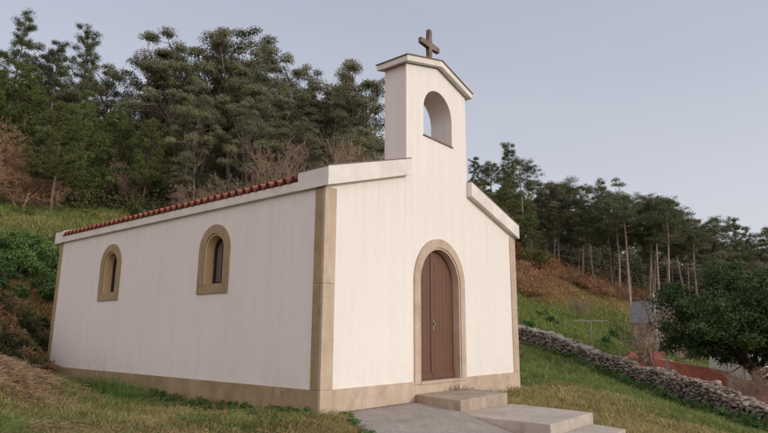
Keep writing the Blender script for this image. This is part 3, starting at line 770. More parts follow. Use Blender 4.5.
put('twig', 1, 345, 112, 49, 'bare tan tree left of the bell gable foot', 'bare trees', None, .9)
put('twig', 0, 372, 120, 50, 'bare tan tree touching the outline of the bell gable', 'bare trees', None, .8)

# ---- right woodland
G3 = 'tall maritime pines on the hillside right of the chapel'
RT = [(508, 146, 84, 'emergent', 1, 'dark pine with loose rounded crown, highest tree right of the chapel'),
      (474, 160, 88, 'emergent', 2, 'pine top showing just right of the bell gable'),
      (490, 166, 92, 'tall', 0, 'pine crown between the bell gable and the highest right hand pine'),
      (482, 178, 80, 'pine', 1, 'green pine directly above the upper end of the right coping'),
      (505, 182, 80, 'pine', 2, 'green pine above the middle of the right coping'),
      (524, 166, 88, 'tall', 1, 'pine just right of the highest dark pine'),
      (528, 205, 80, 'pine', 0, 'broad green pine just beyond the right roof corner'),
      (542, 180, 90, 'euc', 1, 'eucalyptus with greyish crown above the brown slope, nearest the roof corner'),
      (556, 186, 92, 'tall', 0, 'pine between the two greyish eucalyptus crowns'),
      (566, 180, 96, 'euc', 3, 'slim greyish eucalyptus top second from the roof corner'),
      (577, 192, 90, 'tall', 1, 'pine at the small dip left of the dark round crown'),
      (597, 184, 100, 'emergent', 0, 'dark round topped pine standing above its neighbours over the brown slope'),
      (606, 190, 98, 'euc', 0, 'brownish thin eucalyptus beside the dark round topped pine'),
      (590, 212, 88, 'tall', 2, 'pine with grey bare trunk below the dark round crown'),
      (612, 202, 84, 'tall', 1, 'broad crowned pine with tall bare trunk above the meadow'),
      (622, 198, 80, 'tall', 0, 'greenest broad pine left of the level topped group'),
      (641, 200, 86, 'tall', 2, 'level topped pine with slim straight trunk, left of the pale thick trunk'),
      (652, 200, 82, 'tall', 0, 'level topped pine with straight trunk behind the pale utility pole'),
      (663, 206, 80, 'tall', 1, 'pine with thick pale trunk above the blue grey roof'),
      (678, 212, 84, 'tall', 2, 'pine sloping the treeline down, above the right end of the small house'),
      (690, 222, 82, 'tall', 0, 'layered pine directly left of the big dark tree top'),
      (702, 222, 96, 'euc', 2, 'pale green eucalyptus in the right treeline'),
      (714, 224, 96, 'tall', 1, 'brownish pine top left of the dark rounded one near the right edge'),
      (729, 220, 98, 'emergent', 1, 'dark rounded pine top third from the right edge'),
      (748, 230, 100, 'emergent', 0, 'rounded pine top second from the right edge'),
      (765, 228, 100, 'euc', 1, 'grey green eucalyptus at the right picture edge'),
      (786, 230, 100, 'tall', 1, 'pine cut by the right picture edge'),
      (716, 252, 80, 'euc', 0, 'bright green bushy tree just above the big dark tree'),
      (752, 256, 80, 'euc', 2, 'yellow green bushy tree above the right part of the big dark tree')]
for px, top, z, k, v, lb in RT: put(k, v, px, top - (5 if k == 'tall' else 2), z, lb, G3 if k != 'euc' else 'eucalyptus trees on the right hillside')
# second row seen only as trunks and dark foliage between the first ones
r = np.random.default_rng(5)
for i in range(72):
    px = 496 + i * 4.2 + r.uniform(-3, 3); top = np.interp(px, [500, 540, 600, 660, 720, 790], [185, 205, 212, 220, 240, 245]) + r.uniform(0, 14)
    put('tall', int(r.integers(0, 3)), px, top, r.uniform(88, 118), 'slender pine standing in the shade deeper inside the right woodland', 'pines deeper in the right woodland', None, .8)
for i in range(22):
    px = -10 + i * 17 + r.uniform(-6, 6); top = np.interp(px, [0, 60, 130, 180, 250, 320, 400], [60, 75, 115, 85, 80, 100, 120]) + r.uniform(0, 20)
    put('pine' if px < 150 or i % 3 == 0 else 'euc', int(r.integers(0, 3)), px, top, r.uniform(68, 80), 'tree standing in the shade deeper inside the woodland behind the chapel', 'trees deeper in the woodland behind the chapel')

# far forest mass
def forest_mass(spots, name, seed):
    r = np.random.default_rng(seed); parts = []
    for (x, y, H, sp) in spots:
        C = np.array([(r.normal() * sp * .45, r.normal() * sp * .45, H * r.uniform(.12, 1)) for _ in range(22)]); C[:, :2] *= (1.25 - C[:, 2:3] / H * .75); C += np.array([x, y, h(x, y)])
        V, F, T = leaf_cluster(C, r.uniform(1.0, 1.9, len(C)), 34, .62, .5, r, .8, 0, .3, r.random(len(C))); parts.append((V, F, T))
    V, F, T = merge(parts); return tag(link(name, np_mesh(name, V, F, {'tint': T}), LEAF['euc']), 'dark mass of woodland filling the hillside behind the separate trees', 'woodland', kind='stuff')
sp = []
r = np.random.default_rng(9)
for px in np.arange(-40, 385, 11):
    for z in (88, 104):
        x = px + r.uniform(-6, 6); top = np.interp(x, [0, 60, 130, 200, 260, 330, 400], [75, 90, 125, 80, 85, 105, 130]) + r.uniform(0, 16); P = at(x, top, z); g0 = h(P[0], P[1])
        if P[2] - g0 > 3: sp.append((P[0], P[1], P[2] - g0, 4))
for px in np.arange(430, 860, 9):
    for z in (124, 142):
        x = px + r.uniform(-5, 5); top = np.interp(x, [430, 520, 600, 660, 720, 800], [190, 192, 215, 226, 244, 248]) + r.uniform(0, 10); P = at(x, top, z); g0 = h(P[0], P[1])
        if P[2] - g0 > 3: sp.append((P[0], P[1], P[2] - g0, 5))
forest_mass(sp, 'distant_woodland', 3)

# undergrowth: shrub rows at the woodland foot
def scrub(name, spots, leafm, label, cat, size, seed, cnt=160, aspect=.5, radial=0, droop=0, group=None, stuff=True):
    r = np.random.default_rng(seed); parts = []
    for (x, y, R) in spots:
        k = max(3, int(R * 3)); g = np.stack([x + r.normal(size=k) * R * .5, y + r.normal(size=k) * R * .5], 1); zz = ter(g[:, 0], g[:, 1])
        C = np.column_stack([g, zz + R * r.uniform(.15, .8, k)]); parts.append(leaf_cluster(C, R * r.uniform(.35, .65, k), cnt, size, aspect, r, .8, droop, .3, r.random(k), radial))
    V, F, T = merge(parts); o = link(name, np_mesh(name, V, F, {'tint': T}), leafm); return tag(o, label, cat, group, 'stuff' if stuff else None)
def spots(lst, n, r):
    out = []
    for (px, py, z, spread, R) in lst:
        for _ in range(n): q = at(px + r.normal() * spread, py, z + r.normal() * z * .04); out.append((q[0], q[1], R * r.uniform(.6, 1.3)))
    return out
r = np.random.default_rng(21)
scrub('undergrowth', spots([(x, 205, z, 10, 1.6) for x, z in ((70, 48), (95, 48), (120, 49), (150, 48), (180, 48), (210, 48), (240, 49), (270, 50), (300, 51), (330, 52), (360, 52))], 4, r), LEAF['shrub'],
      'olive and brown undergrowth along the foot of the woodland behind the roof', 'undergrowth', .22, 31)
scrub('understory', spots([(x, 280, z, 7, 3.4) for x in range(470, 800, 22) for z in (100, 112)], 3, r), LEAF['euc'],
      'dark leafy understory between the trunks of the right hand woodland', 'undergrowth', .5, 34, 130)
scrub('understory', spots([(x, 210, z, 8, 3.0) for x in range(0, 420, 24) for z in (58, 68)], 3, r), LEAF['euc'],
      'dark leafy understory between the trunks of the woodland behind the chapel', 'undergrowth', .38, 35, 170)
scrub('understory', spots([(x, y, z, 6, 1.9) for x, y, z in ((520, 240, 94), (540, 255, 94), (560, 268, 95), (585, 280, 96), (610, 286, 96), (635, 290, 97), (660, 292, 97), (690, 294, 97))], 6, r), LEAF['shrub'],
      'low shrubs along the foot of the right hand pines above the bracken', 'undergrowth', .36, 36, 110)
scrub('bracken', spots([(x, y, z, 10, 2.1) for x, y, z in ((520, 262, 88), (535, 268, 88), (550, 275, 88), (565, 283, 88), (580, 286, 88), (600, 288, 90), (620, 290, 91), (535, 280, 82), (560, 290, 80), (585, 294, 82), (640, 293, 92), (520, 285, 76), (545, 262, 92), (522, 300, 66), (527, 262, 80), (530, 272, 84), (550, 284, 84), (600, 296, 84))], 9, r), LEAF['brown'],
      'rusty brown dead bracken covering the slope right of the chapel', 'bracken', .34, 32, 110, .28, .6, -.3)
scrub('meadow_shrubs', spots([(545, 322, 48, 8, .7), (618, 330, 50, 5, .9), (528, 327, 40, 4, .6), (640, 300, 84, 6, 1.0), (690, 300, 84, 8, 1.3), (606, 340, 40, 3, .5)], 3, r), LEAF['bramble'],
      'low green bushes dotted over the meadow beyond the stone wall', 'bushes', .2, 33)
# bramble hedge on the bank left of the chapel
for k, (px, py, z, R, lb) in enumerate([(2, 262, 22, 1.3, 'dark green bramble bush on the bank at the left picture edge'), (32, 258, 22, 1.25, 'dark green bramble bush on the bank between left edge and chapel corner'),
                                        (54, 272, 20, 1.0, 'dark green bramble bush tight against the rear corner of the chapel'), (14, 292, 18, 1.0, 'lower bramble bush in front of the others on the left bank')]):
    q = at(px, py, z); r2 = np.random.default_rng(50 + k); n = 34
    gx_ = r2.normal(size=n) * R * .75; gy_ = r2.normal(size=n) * R * .75; rr_ = np.hypot(gx_, gy_) / R
    C = np.column_stack([gx_, gy_, ter(q[0] + gx_, q[1] + gy_) - h(q[0], q[1]) + R * r2.uniform(.0, .75, n) * np.clip(1.3 - rr_ * .6, .15, 1)])
    V, F, T = leaf_cluster(C, R * r2.uniform(.18, .38, n), 260, .11, .6, r2, .8, .2, .4, r2.random(n))
    o = empty('bramble_bush', (q[0], q[1], h(q[0], q[1])), lb, 'bush', 'bramble bushes on the left bank')
    link('foliage', np_mesh('foliage', V, F, {'tint': T}), LEAF['bramble'], o)
    w = Wood()
    for i in range(14): d = r2.normal(size=3); d[2] = abs(d[2]) + .3; w.path(branchy((0, 0, -.1), d, R * 1.3, 0, 4, r2, .5, -.1), .012, .005)
    link('stems', w.mesh('stems', 4), BARK['darkb'], o)

for k in range(11):
    px = 524 + k * 11 + (k % 3) * 4; z = 80 + (k % 4) * 3; P = at(px, 300, z); e = copy_tree(PROTO[('twig' if k % 2 else 'red', k // 2 % 2)][0]); e.location = (P[0], P[1], h(P[0], P[1]) - .2); e.scale = (.5, .5, .42 + .03 * (k % 3)); e.rotation_euler = (0, 0, k * 1.3)
    tag(e, 'low leafless shrub standing among the rusty bracken below the right hand pines', 'shrub', 'leafless shrubs in the bracken')
r = np.random.default_rng(77)
bank = spots([(8, 315, 15, 12, .5), (30, 320, 15.5, 12, .5), (45, 330, 16, 5, .4), (15, 335, 13.5, 12, .4), (0, 300, 16, 8, .5), (36, 345, 13.5, 8, .35)], 9, r)
scrub('bank_ferns', bank[::4], LEAF['brown'], 'rusty and straw coloured dead ferns hanging on the steep bank left of the chapel', 'ferns', .17, 78, 80, .18, .7, .2)
scrub('bank_plants', [q for i_, q in enumerate(bank) if i_ % 4], LEAF['shrub'], 'olive green ferns and weeds on the steep bank left of the chapel', 'ferns', .14, 79, 90, .22, .7, .2)
hillw = spots([(20, 215, 38, 25, .6), (70, 212, 42, 20, .6), (10, 235, 30, 25, .5), (60, 232, 32, 15, .5)], 8, r)
scrub('hill_weeds', hillw, LEAF['shrub'], 'clumps of olive weeds over the grassy hill above the brambles', 'weeds', .13, 80, 80, .3, .5, .1)
# ---- big dark tree at the right, near bare tree
def broad_tree(seed, R=3.6, trunk_h=2.0):
    r = np.random.default_rng(seed); w = Wood(); C = []; Rr = []
    for i in range(11):
        a = i * .571 + r.uniform(-.2, .2); el = r.uniform(.25, 1.3)
        st = np.array([0, 0, trunk_h * r.uniform(.5, 1)]); br = branchy(st, (math.cos(a), math.sin(a), el), R * 1.0, 0, 6, r, .25, .03); w.path(br, .11, .03)
        for q in range(6):
            d = r.normal(size=3); sb = branchy(br[1 + q % 6], d, R * .42, 0, 3, r, .3, .08); w.path(sb, .03, .012); C += [sb[-1], sb[-2]]; Rr += [r.uniform(.4, .75)] * 2
        C.append(br[-1]); Rr.append(.8)
    w.path(branchy((0, 0, -.4), (.05, 0, 1), trunk_h + .6, 0, 4, r, .1, .1), .2, .15)
    for i in range(150):
        d = rdir(1, r)[0]; q_ = r.uniform(.55, 1.0) if r.random() < .8 else r.uniform(0, .5); C.append(np.array([d[0] * R * q_, d[1] * R * q_, trunk_h + 2.1 + (d[2] * 2.2) * q_])); Rr.append(r.uniform(.4, .8))
    C = np.array(C); keep = C[:, 2] > 2.0; C = C[keep]; Rr = np.array(Rr)[keep]
    return w, leaf_cluster(C, Rr, 330, .13, .5, r, .75, .1, .35, r.random(len(C)))
q = at(757, 392, 25); w, lf = broad_tree(71)
e = make_tree('evergreen_tree', w, lf, BARK['darkb'], LEAF['dark']); e.location = (q[0], q[1], h(q[0], q[1])); tag(e, 'big dark evergreen tree with dense round crown beyond the wall at right', 'tree')
P = at(757, 256, 25); sc_ = (P[2] - e.location.z) / (lf[0][:, 2].max() - .25); e.scale = (sc_ * 1.05, sc_ * 1.05, sc_)
q = at(660, 372, 33); w = bare_tree(77, 5.0, .9, 5, .085, .009); e = make_tree('bare_tree', w, None, BARK['twig'], None); e.location = (q[0], q[1], h(q[0], q[1]))
P = at(650, 290, 33); zmax = max(p[2] for p in w.b); s = (P[2] - e.location.z) / zmax; e.scale = (s, s, s); tag(e, 'small leafless tree beside the pale utility pole in front of the stone house', 'tree', 'bare trees')
q = at(583, 332, 55); e = copy_tree(PROTO[('twig', 0)][0]); e.location = (q[0], q[1], h(q[0], q[1])); P = at(583, 288, 55); s = (P[2] - e.location.z) / 8; e.scale = (s,) * 3; tag(e, 'little leafless tree standing on the meadow above the T shaped post', 'tree', 'bare trees')
for px, top, z, lb in ((758, 345, 21, 'leafless tan twiggy tree behind the wall at right edge'),):
    q = at(px, top, z); e = copy_tree(PROTO[('twig', 1)][0]); e.location = (q[0], q[1], h(q[0], q[1])); s = (q[2] - e.location.z) / 8; e.scale = (s * 1.2, s * 1.2, s); tag(e, lb, 'tree', 'bare trees')

# ------------------------------------------------------------------ posts, wire, fence, houses
def post(name, px, top, z, wid, mat, label, cat, cross=None):
    P = at(px, top, z); g0 = h(P[0], P[1]); e = empty(name, (P[0], P[1], g0), label, cat)
    V, F = tubes([(0, 0, -.3)], [(0, 0, P[2] - g0)], [wid], [wid * .85], 8); link('pole', np_mesh('pole', V, F), mat, e)
    if cross:
        d = CR.copy(); d[2] = 0; d /= np.linalg.norm(d); zz = P[2] - g0
        bm = bmesh.new(); v = Vector(d * cross); n_ = Vector((-d[1], d[0], 0)) * .03
        prism(bm, [-v - n_ + Vector((0, 0, zz)), v - n_ + Vector((0, 0, zz)), v + n_ + Vector((0, 0, zz)), -v + n_ + Vector((0, 0, zz))], (0, 0, .05)); from_bm('crossbar', bm, mat, e)
    return e
MAT['conc'] = M_plain('pale_concrete_post', (.5, .47, .42), .9)
post('vine_post', 590.5, 321, 31, .04, M_plain('grey_concrete_post', (.33, .30, .26), .9), 'pale T shaped concrete post with level crossbar behind the stone wall', 'post', .9)
e = post('utility_pole', 653, 292, 40, .085, MAT['conc'], 'pale round utility pole standing in front of the stone house', 'pole')
pts = [at(495, 244, 62), at(548, 253, 56), at(600, 264, 50), at(653, 278, 44), at(700, 283, 40), at(745, 284, 36), at(800, 280, 33)]
V, F = tubes(pts[:-1], pts[1:], [.012] * 6, [.012] * 6, 4); tag(link('overhead_wire', np_mesh('overhead_wire', V, F), M_plain('wire', (.22, .2, .19), .6)), 'thin overhead wire crossing in front of the right hand pines', 'wire')
# small stone house
def house(name, c, ang, w_, d_, hz, rz, wallm, roofm, label, openings):
    e = empty(name, tuple(c), label, 'house'); e.rotation_euler = (0, 0, ang)
    bm = bmesh.new(); prism(bm, [(-w_/2, -d_/2, -1), (w_/2, -d_/2, -1), (w_/2, -d_/2, hz), (-w_/2, -d_/2, hz)], (0, d_, 0)); 
    prism(bm, [(-w_/2, -d_/2, hz + .003), (-w_/2, d_/2, hz + .003), (-w_/2, 0, hz + rz)], (w_, 0, 0)); from_bm('wall', bm, wallm, e)
    bm = bmesh.new(); o = .25; s = rz / (d_ / 2)
    for sg in (-1, 1): prism(bm, [(-w_/2 - o, sg * (d_/2 + o), hz - s * o + .02), (w_/2 + o, sg * (d_/2 + o), hz - s * o + .02), (w_/2 + o, sg * .01, hz + rz + .02), (-w_/2 - o, sg * .01, hz + rz + .02)], (0, 0, .12))
    from_bm('roof', bm, roofm, e)
    for (x, z0, ww, wh, nm) in openings:
        bm = bmesh.new(); box(bm, x - ww/2, x + ww/2, -d_/2 - .03, -d_/2 - .003, z0, z0 + wh); o_ = from_bm(nm, bm, MAT['dark'], e)
        bm = bmesh.new(); box(bm, x - ww/2 - .1, x + ww/2 + .1, -d_/2 - .05, -d_/2 - .003, z0 + wh + .003, z0 + wh + .15); from_bm('lintel', bm, MAT['slab'], o_)
    return e
vd = math.atan2(CF[1], CF[0]) - math.pi / 2
q = at(664, 350, 56); g0 = h(q[0], q[1]); tz = at(664, 322, 56)[2]; rz_ = at(664, 303, 58)[2] - tz
house('stone_house', (q[0], q[1], g0), vd - .52, 4.6, 4.2, max(tz - g0, 1.5), max(rz_, .8), M_stone('house_stone', (.38, .31, .25), (.46, .38, .31), (.26, .22, .17), 4, .9),
      M_plain('slate', (.15, .155, .17), .7, 0, .3, 3), 'small stone house with blue grey slate roof partly behind the dark tree', [(-1.6, .5, .7, .9, 'window'), (.3, 0, .9, 1.8, 'door')])
q = at(775, 372, 36); g0 = h(q[0], q[1]); tz = at(775, 325, 36)[2]
house('white_house', (q[0], q[1], g0), vd + .2, 5.5, 4.5, max(tz - g0, 2), 1.0, MAT['cap'], MAT['terracotta'], 'pale walled house showing through the branches at the right edge', [(-1.5, .9, .8, 1.0, 'window'), (1.2, .9, .8, 1.0, 'window')])
# red enclosure walls beyond the stone wall
MAT['red'] = M_plain('red_paint', (.80, .26, .17), .75, 0, .35, 2, .003); MAT['salmon'] = M_plain('salmon_paint', (.68, .33, .25), .8, 0, .25, 2, .003); MAT['redroof'] = M_plain('red_roof', (.50, .13, .09), .8, 0, .3, 3)
def panel_wall(A, B, zt0, zt1, mat, label, posts):
    A = np.array(A); B = np.array(B); d = B - A; d[2] = 0; ln = np.linalg.norm(d); d /= ln; nn = np.array([-d[1], d[0], 0]) * .08
    g = min(h(A[0], A[1]), h(B[0], B[1])) - .6
    e = empty('garden_wall', (A[0], A[1], g), label, 'wall')
    bm = bmesh.new(); a = Vector((0, 0, 0)); b_ = Vector(d * ln)
    prism(bm, [a - Vector(nn), b_ - Vector(nn), b_ - Vector(nn) + Vector((0, 0, zt1 - g)), a - Vector(nn) + Vector((0, 0, zt0 - g))], tuple(nn * 2)); from_bm('panel', bm, mat, e)
    for f in posts:
        p = Vector(d * ln * f); z = zt0 + (zt1 - zt0) * f - g + .05; bm = bmesh.new(); box(bm, p.x - .13, p.x + .13, p.y - .13, p.y + .13, 0, z); from_bm('post', bm, MAT['conc'], e)
def pw(pa, pb, za, zb, mat, label, posts):
    A = at(pa[0], pa[1], za); B = at(pb[0], pb[1], zb); panel_wall(A, B, A[2], B[2], mat, label, posts)
pw((655, 358), (729, 372), 31, 25.5, MAT['red'], 'orange red garden wall with one pale post in front of the dark tree', [.22])
pw((730, 377), (800, 392), 25.5, 22.5, MAT['salmon'], 'salmon painted garden wall at the right edge beyond the stone wall', [.02])
# low red roofed shed
A = at(627, 357, 36); B = at(658, 357, 35); g0 = h(A[0], A[1])
e = empty('shed', (A[0], A[1], g0), 'low shed with flat dull red roof just beyond the stone wall', 'shed')
d = Vector(B - A); d.z = 0; nn = Vector((-d.y, d.x, 0)).normalized() * 1.8; hz = A[2] - g0
bm = bmesh.new(); prism(bm, [(0, 0, -.5), d - Vector((0, 0, .5)), d + nn - Vector((0, 0, .5)), nn - Vector((0, 0, .5))], (0, 0, hz + .38)); from_bm('wall', bm, MAT['red'], e)
bm = bmesh.new(); prism(bm, [-nn * .08 - d * .05 + Vector((0, 0, hz - .1)), d * 1.05 - nn * .08 + Vector((0, 0, hz - .1)), d * 1.05 + nn * 1.1 + Vector((0, 0, hz + .25)), -d * .05 + nn * 1.1 + Vector((0, 0, hz + .25))], (0, 0, .07)); from_bm('roof', bm, MAT['redroof'], e)

# ------------------------------------------------------------------ rocks
for k, (px, py, z, s, lb) in enumerate([(66, 382, 13.2, (.26, .2, .17), 'pale rounded stone lying at the foot of the plinth near the rear corner'),
                                        (81, 386, 12.6, (.16, .14, .14), 'small brown stone right of the pale one at the plinth foot'),
                                        (6, 376, 9.4, (.13, .12, .11), 'cream coloured rock in the straw at the left picture edge'),
                                        (44, 377, 13.2, (.16, .1, .05), 'flat pale stone in the grass by the rear corner of the chapel'),
                                        (27, 196, 45, (2.2, 1.0, .5), 'long grey rock outcrop on the hill crest at left')]):
    q = at(px, py, z); zz = h(q[0], q[1]) + s[2] * .35; boulder((q[0], q[1], zz), s, lb, 60 + k, MAT['step'] if k < 4 else MAT['slab'], .2)

# ------------------------------------------------------------------ grass
def footprint(X, Y):
    inside = (X > -.06) & (X < W + .05) & (Y > -.05) & (Y < L + .05)
    xl = .42 + .66 * Y + .06
    pad = (Y < 0) & (Y > -5.3) & (X > xl) & (X < 2.2)
    st = (X > 1.9) & (X < 4.05 + Y * .27) & (Y < 0) & (Y > -1.2)
    s2 = (X > 1.8) & (X < 3.9 + Y * .12) & (Y < -1.0) & (Y > -2.74); s3 = (X > 1.8) & (X < 4.3 + Y * .3) & (Y < -2.7) & (Y > -3.4)
    return inside | pad | st | s2 | s3
gm = {}
m, t, b = nt('grass_blades'); c = node(t, 'ShaderNodeAttribute', attribute_name='bc').outputs['Color']
t.links.new(c, b.inputs['Base Color']); b.inputs['Roughness'].default_value = .6; b.inputs['Specular IOR Level'].default_value = .25
tr = node(t, 'ShaderNodeBsdfTranslucent'); t.links.new(c, tr.inputs['Color']); mx = node(t, 'ShaderNodeMixShader'); mx.inputs[0].default_value = .35
t.links.new(b.outputs[0], mx.inputs[1]); t.links.new(tr.outputs[0], mx.inputs[2]); t.links.new(mx.outputs[0], t.nodes['Material Output'].inputs['Surface']); GM = m
BPAL = np.array([(.235, .30, .085), (.46, .385, .17), (.46, .29, .14), (.28, .22, .12), (.54, .38, .24)])
def grass(name, X, Y, hgt, wid, lean, label, seed, dry_boost=0, hpal=(1.15, .9, .8, .5, .45)):
    r = np.random.default_rng(seed); ok = ~footprint(X, Y); X, Y, hgt, wid = X[ok], Y[ok], hgt[ok], wid[ok]; n = len(X)
    Z = ter(X, Y) + (vnoise(X, Y, .55, 2) - .5) * .07 - .02; cvr = cover(X, Y); cvr = cvr ** 1.9 + .02 + .14 * (vnoise(X, Y, .35, 31)[:, None] * np.array([[1, .6, 0, .2, .25]])); cvr /= cvr.sum(1, keepdims=True)
    pick = (cvr.cumsum(1) < r.random(n)[:, None]).sum(1).clip(0, 4)
    hgt = hgt * np.array(hpal)[pick] * r.uniform(.5, 1.4, n) * (.55 + .9 * vnoise(X, Y, .4, 13))
    col = BPAL[pick] * r.uniform(.6, 1.35, n)[:, None] * (1 + (r.random((n, 3)) - .5) * .2)
    a = vnoise(X, Y, .5, 77) * 9 + r.normal(size=n) * 1.3; ln = lean * r.uniform(.2, 1.4, n) * np.where(pick == 4, 2.2, 1); b0 = np.stack([X, Y, Z], 1)
    sd = np.stack([-np.sin(a), np.cos(a), np.zeros(n)], 1) * wid[:, None] * .5; tip = np.stack([np.cos(a) * ln * hgt, np.sin(a) * ln * hgt, hgt], 1)
    midp = b0 + tip * np.array([.35, .35, .6])
    V = np.stack([b0 - sd, b0 + sd, midp + sd * .7, b0 + tip, midp - sd * .7], 1).reshape(-1, 3)
    F = (np.arange(n) * 5)[:, None, None] + np.array([[[0, 1, 2, 4]]]); F = F.reshape(-1, 4); F2 = (np.arange(n) * 5)[:, None] + np.array([[4, 2, 3, 3]])
    # second face as a thin quad towards the tip
    V3 = np.concatenate([V, (b0 + tip * np.array([1.02, 1.02, .99]))], 0); F2[:, 3] = len(V) + np.arange(n); F2 = F2[:, [0, 1, 2, 3]]
    me = np_mesh(name, V3, np.concatenate([F, F2]))
    at_ = me.color_attributes.new('bc', 'FLOAT_COLOR', 'CORNER')
    cc = np.concatenate([col, np.ones((n, 1))], 1); full = np.concatenate([np.repeat(cc, 4, 0), np.repeat(cc, 4, 0)]); at_.data.foreach_set('color', full.astype(np.float32).ravel())
    return tag(link(name, me, GM), label, 'grass', kind='stuff')
def scatter(n, pxr, zr, seed, power=1.0):
    """random ground positions inside a viewing wedge, thinning with distance"""
    r = np.random.default_rng(seed); px = r.uniform(*pxr, n); z = zr[0] * (zr[1] / zr[0]) ** (r.random(n) ** power)
    fl = np.array([CF[0], CF[1]]) ; P = CP[None, :2] + z[:, None] * (CF[None, :2] + CR[None, :2] * ((px - 384) / FPX)[:, None])
    return P[:, 0], P[:, 1], z
X, Y, z = scatter(150000, (-60, 400), (5.2, 17), 1)
grass('grass', X, Y, .045 + .0038 * z, .0040 + .0008 * z, 1.5, 'short tangled green and dry grass along the shaded side of the chapel', 2)
X, Y, z = scatter(190000, (380, 860), (6.0, 44), 3)
grass('grass', X, Y, .042 + .0040 * z, .0040 + .0009 * z, 1.3, 'grassy slope right of the chapel, yellowish near the slabs and vivid green by the wall', 4)
X, Y, z = scatter(120000, (505, 780), (30, 95), 5)
grass('grass', X, Y, .10 + .003 * z, .012 + .0010 * z, .8, 'rough grass of the meadow beyond the stone wall', 6)
X, Y, z = scatter(110000, (-80, 130), (12, 50), 7)
grass('grass', X, Y, .08 + .0045 * z, .008 + .0011 * z, .9, 'rough grass covering the steep bank and hill left of the chapel', 8)
# loose straw lying on the mound at the left, weeds and ivy
r = np.random.default_rng(61); n0 = 6500; px = r.normal(22, 30, n0); zz = r.uniform(7.2, 11, n0); P_ = CP[None, :2] + zz[:, None] * (CF[None, :2] + CR[None, :2] * ((px - 384) / FPX)[:, None])
k_ = cover(P_[:, 0], P_[:, 1])[:, STRAW] > .3; P_ = P_[k_]; n0 = len(P_); c_ = np.column_stack([P_, ter(P_[:, 0], P_[:, 1]) + r.uniform(.0, .10, n0)]); d_ = rdir(n0, r); d_[:, 2] *= .35; ln_ = r.uniform(.10, .38, n0)[:, None]
V, F = tubes(c_ - d_ * ln_ / 2, c_ + d_ * ln_ / 2, np.full(n0, .0032), np.full(n0, .002), 3)
tag(link('straw', np_mesh('straw', V, F), M_plain('dry_straw', (.55, .37, .23), .9, 0, .75, 9)), 'loose dry straw and cut stalks lying on the mound at the left edge', 'straw', kind='stuff')
r = np.random.default_rng(62)
wl = []
for _ in range(150):
    f = r.uniform(.12, .98); p = wall_at(f); q = wall_at(min(f + .01, 1)); d = q - p; d[2] = 0; d /= np.linalg.norm(d) + 1e-9; nn = np.array([-d[1], d[0], 0]); nn *= np.sign(nn @ (CP - p)); p = p + nn * r.uniform(.42, .8); wl.append((p[0], p[1], r.uniform(.15, .42)))
scrub('ivy', wl, LEAF['bramble'], 'low brambles and weeds growing along the foot of the stone wall', 'weeds', .075, 63, 120, .6)
r = np.random.default_rng(88); X_, Y_, z_ = scatter(7000, (-20, 700), (6.0, 14), 89); ok_ = ~footprint(X_, Y_); X_, Y_ = X_[ok_], Y_[ok_]; n_l = len(X_)
V, F = cards(np.column_stack([X_, Y_, ter(X_, Y_) + r.uniform(.01, .05, n_l)]), rdir(n_l, r) * np.array([1, 1, .3]), rdir(n_l, r) * np.array([.5, .5, 1]), r.uniform(.03, .08, n_l), r.uniform(.015, .04, n_l))
tag(link('leaf_litter', np_mesh('leaf_litter', V, F, {'tint': r.random(n_l)}), LEAF['brown']), 'small dead brown leaves scattered through the grass round the chapel', 'leaves', kind='stuff')
wl = []
for _ in range(110):
    y = r.uniform(.2, 9.6); wl.append((-.08 - abs(r.normal()) * .35, y, r.uniform(.05, .13)))
scrub('weeds', wl, LEAF['bramble'], 'small leafy weeds growing in the grass beside the shaded plinth', 'weeds', .04, 64, 40, .6)
r = np.random.default_rng(91); el = []
for _ in range(70):
    y = -r.uniform(.05, 2.2); el.append((.42 + .66 * y + abs(r.normal()) * .06, y, r.uniform(.03, .08)))
for _ in range(50): el.append((r.uniform(1.9, 3.9), -1.16 + r.normal() * .015, r.uniform(.015, .04)) if r.random() < .3 else (3.72 + r.normal() * .05 - .0, -r.uniform(1.2, 2.7), r.uniform(.04, .09)))
scrub('weeds', el, LEAF['bramble'], 'tiny weeds and moss creeping over the edges of the concrete path and slabs', 'weeds', .028, 92, 30, .5)
# taller bright tufts beside the plinth and sprigs by the step
def tuft(c, n, hg, sp, seed, label, col, wid=.006):
    r = np.random.default_rng(seed); w = Wood()
    for i in range(n):
        a = r.uniform(0, 6.28); b0 = np.array([r.normal() * sp, r.normal() * sp, -.03]); pts = branchy(b0, (math.cos(a) * .35, math.sin(a) * .35, 1), hg * r.uniform(.5, 1.2), 0, 3, r, .25, -.08); w.path(pts, wid, wid * .3)
    w.path(np.array([(0, 0, -.12), (0, 0, -.02)]), sp * 2.2, sp * 2.4)
    o = link('grass_tuft', w.mesh('grass_tuft', 3), col); o.location = c; return tag(o, label, 'plant', 'grass tufts')
gt = M_plain('tuft_green', (.10, .19, .035), .6); gd = M_plain('tuft_dry', (.24, .19, .09), .8)
for k, (px, py, z, n_, hg, sp_, lb, mm) in enumerate([(108, 400, 10.4, 90, .34, .12, 'bright green tall grass tuft below the far side window', gt), (128, 402, 10.0, 110, .38, .13, 'second bright green grass tuft, slightly nearer and taller', gt), (60, 388, 12.4, 70, .3, .2, 'dark green grass tuft near the rear corner stones', gt)]):
    q = at(px, py, z); tuft((q[0], q[1], h(q[0], q[1])), n_, hg, sp_, 90 + k, lb, mm)
tuft((4.02, -.1, .0), 40, .22, .09, 95, 'dry sprigs of weeds sprouting beside the right end of the door step', gd)
tuft((3.55, -.07, .14), 34, .16, .10, 96, 'dry weeds growing from the joint behind the door step', gd)
tuft((-.25, 6.2, 0), 5, .75, .03, 97, 'single thin dead stalk rising in front of the side plinth', gd, .004)

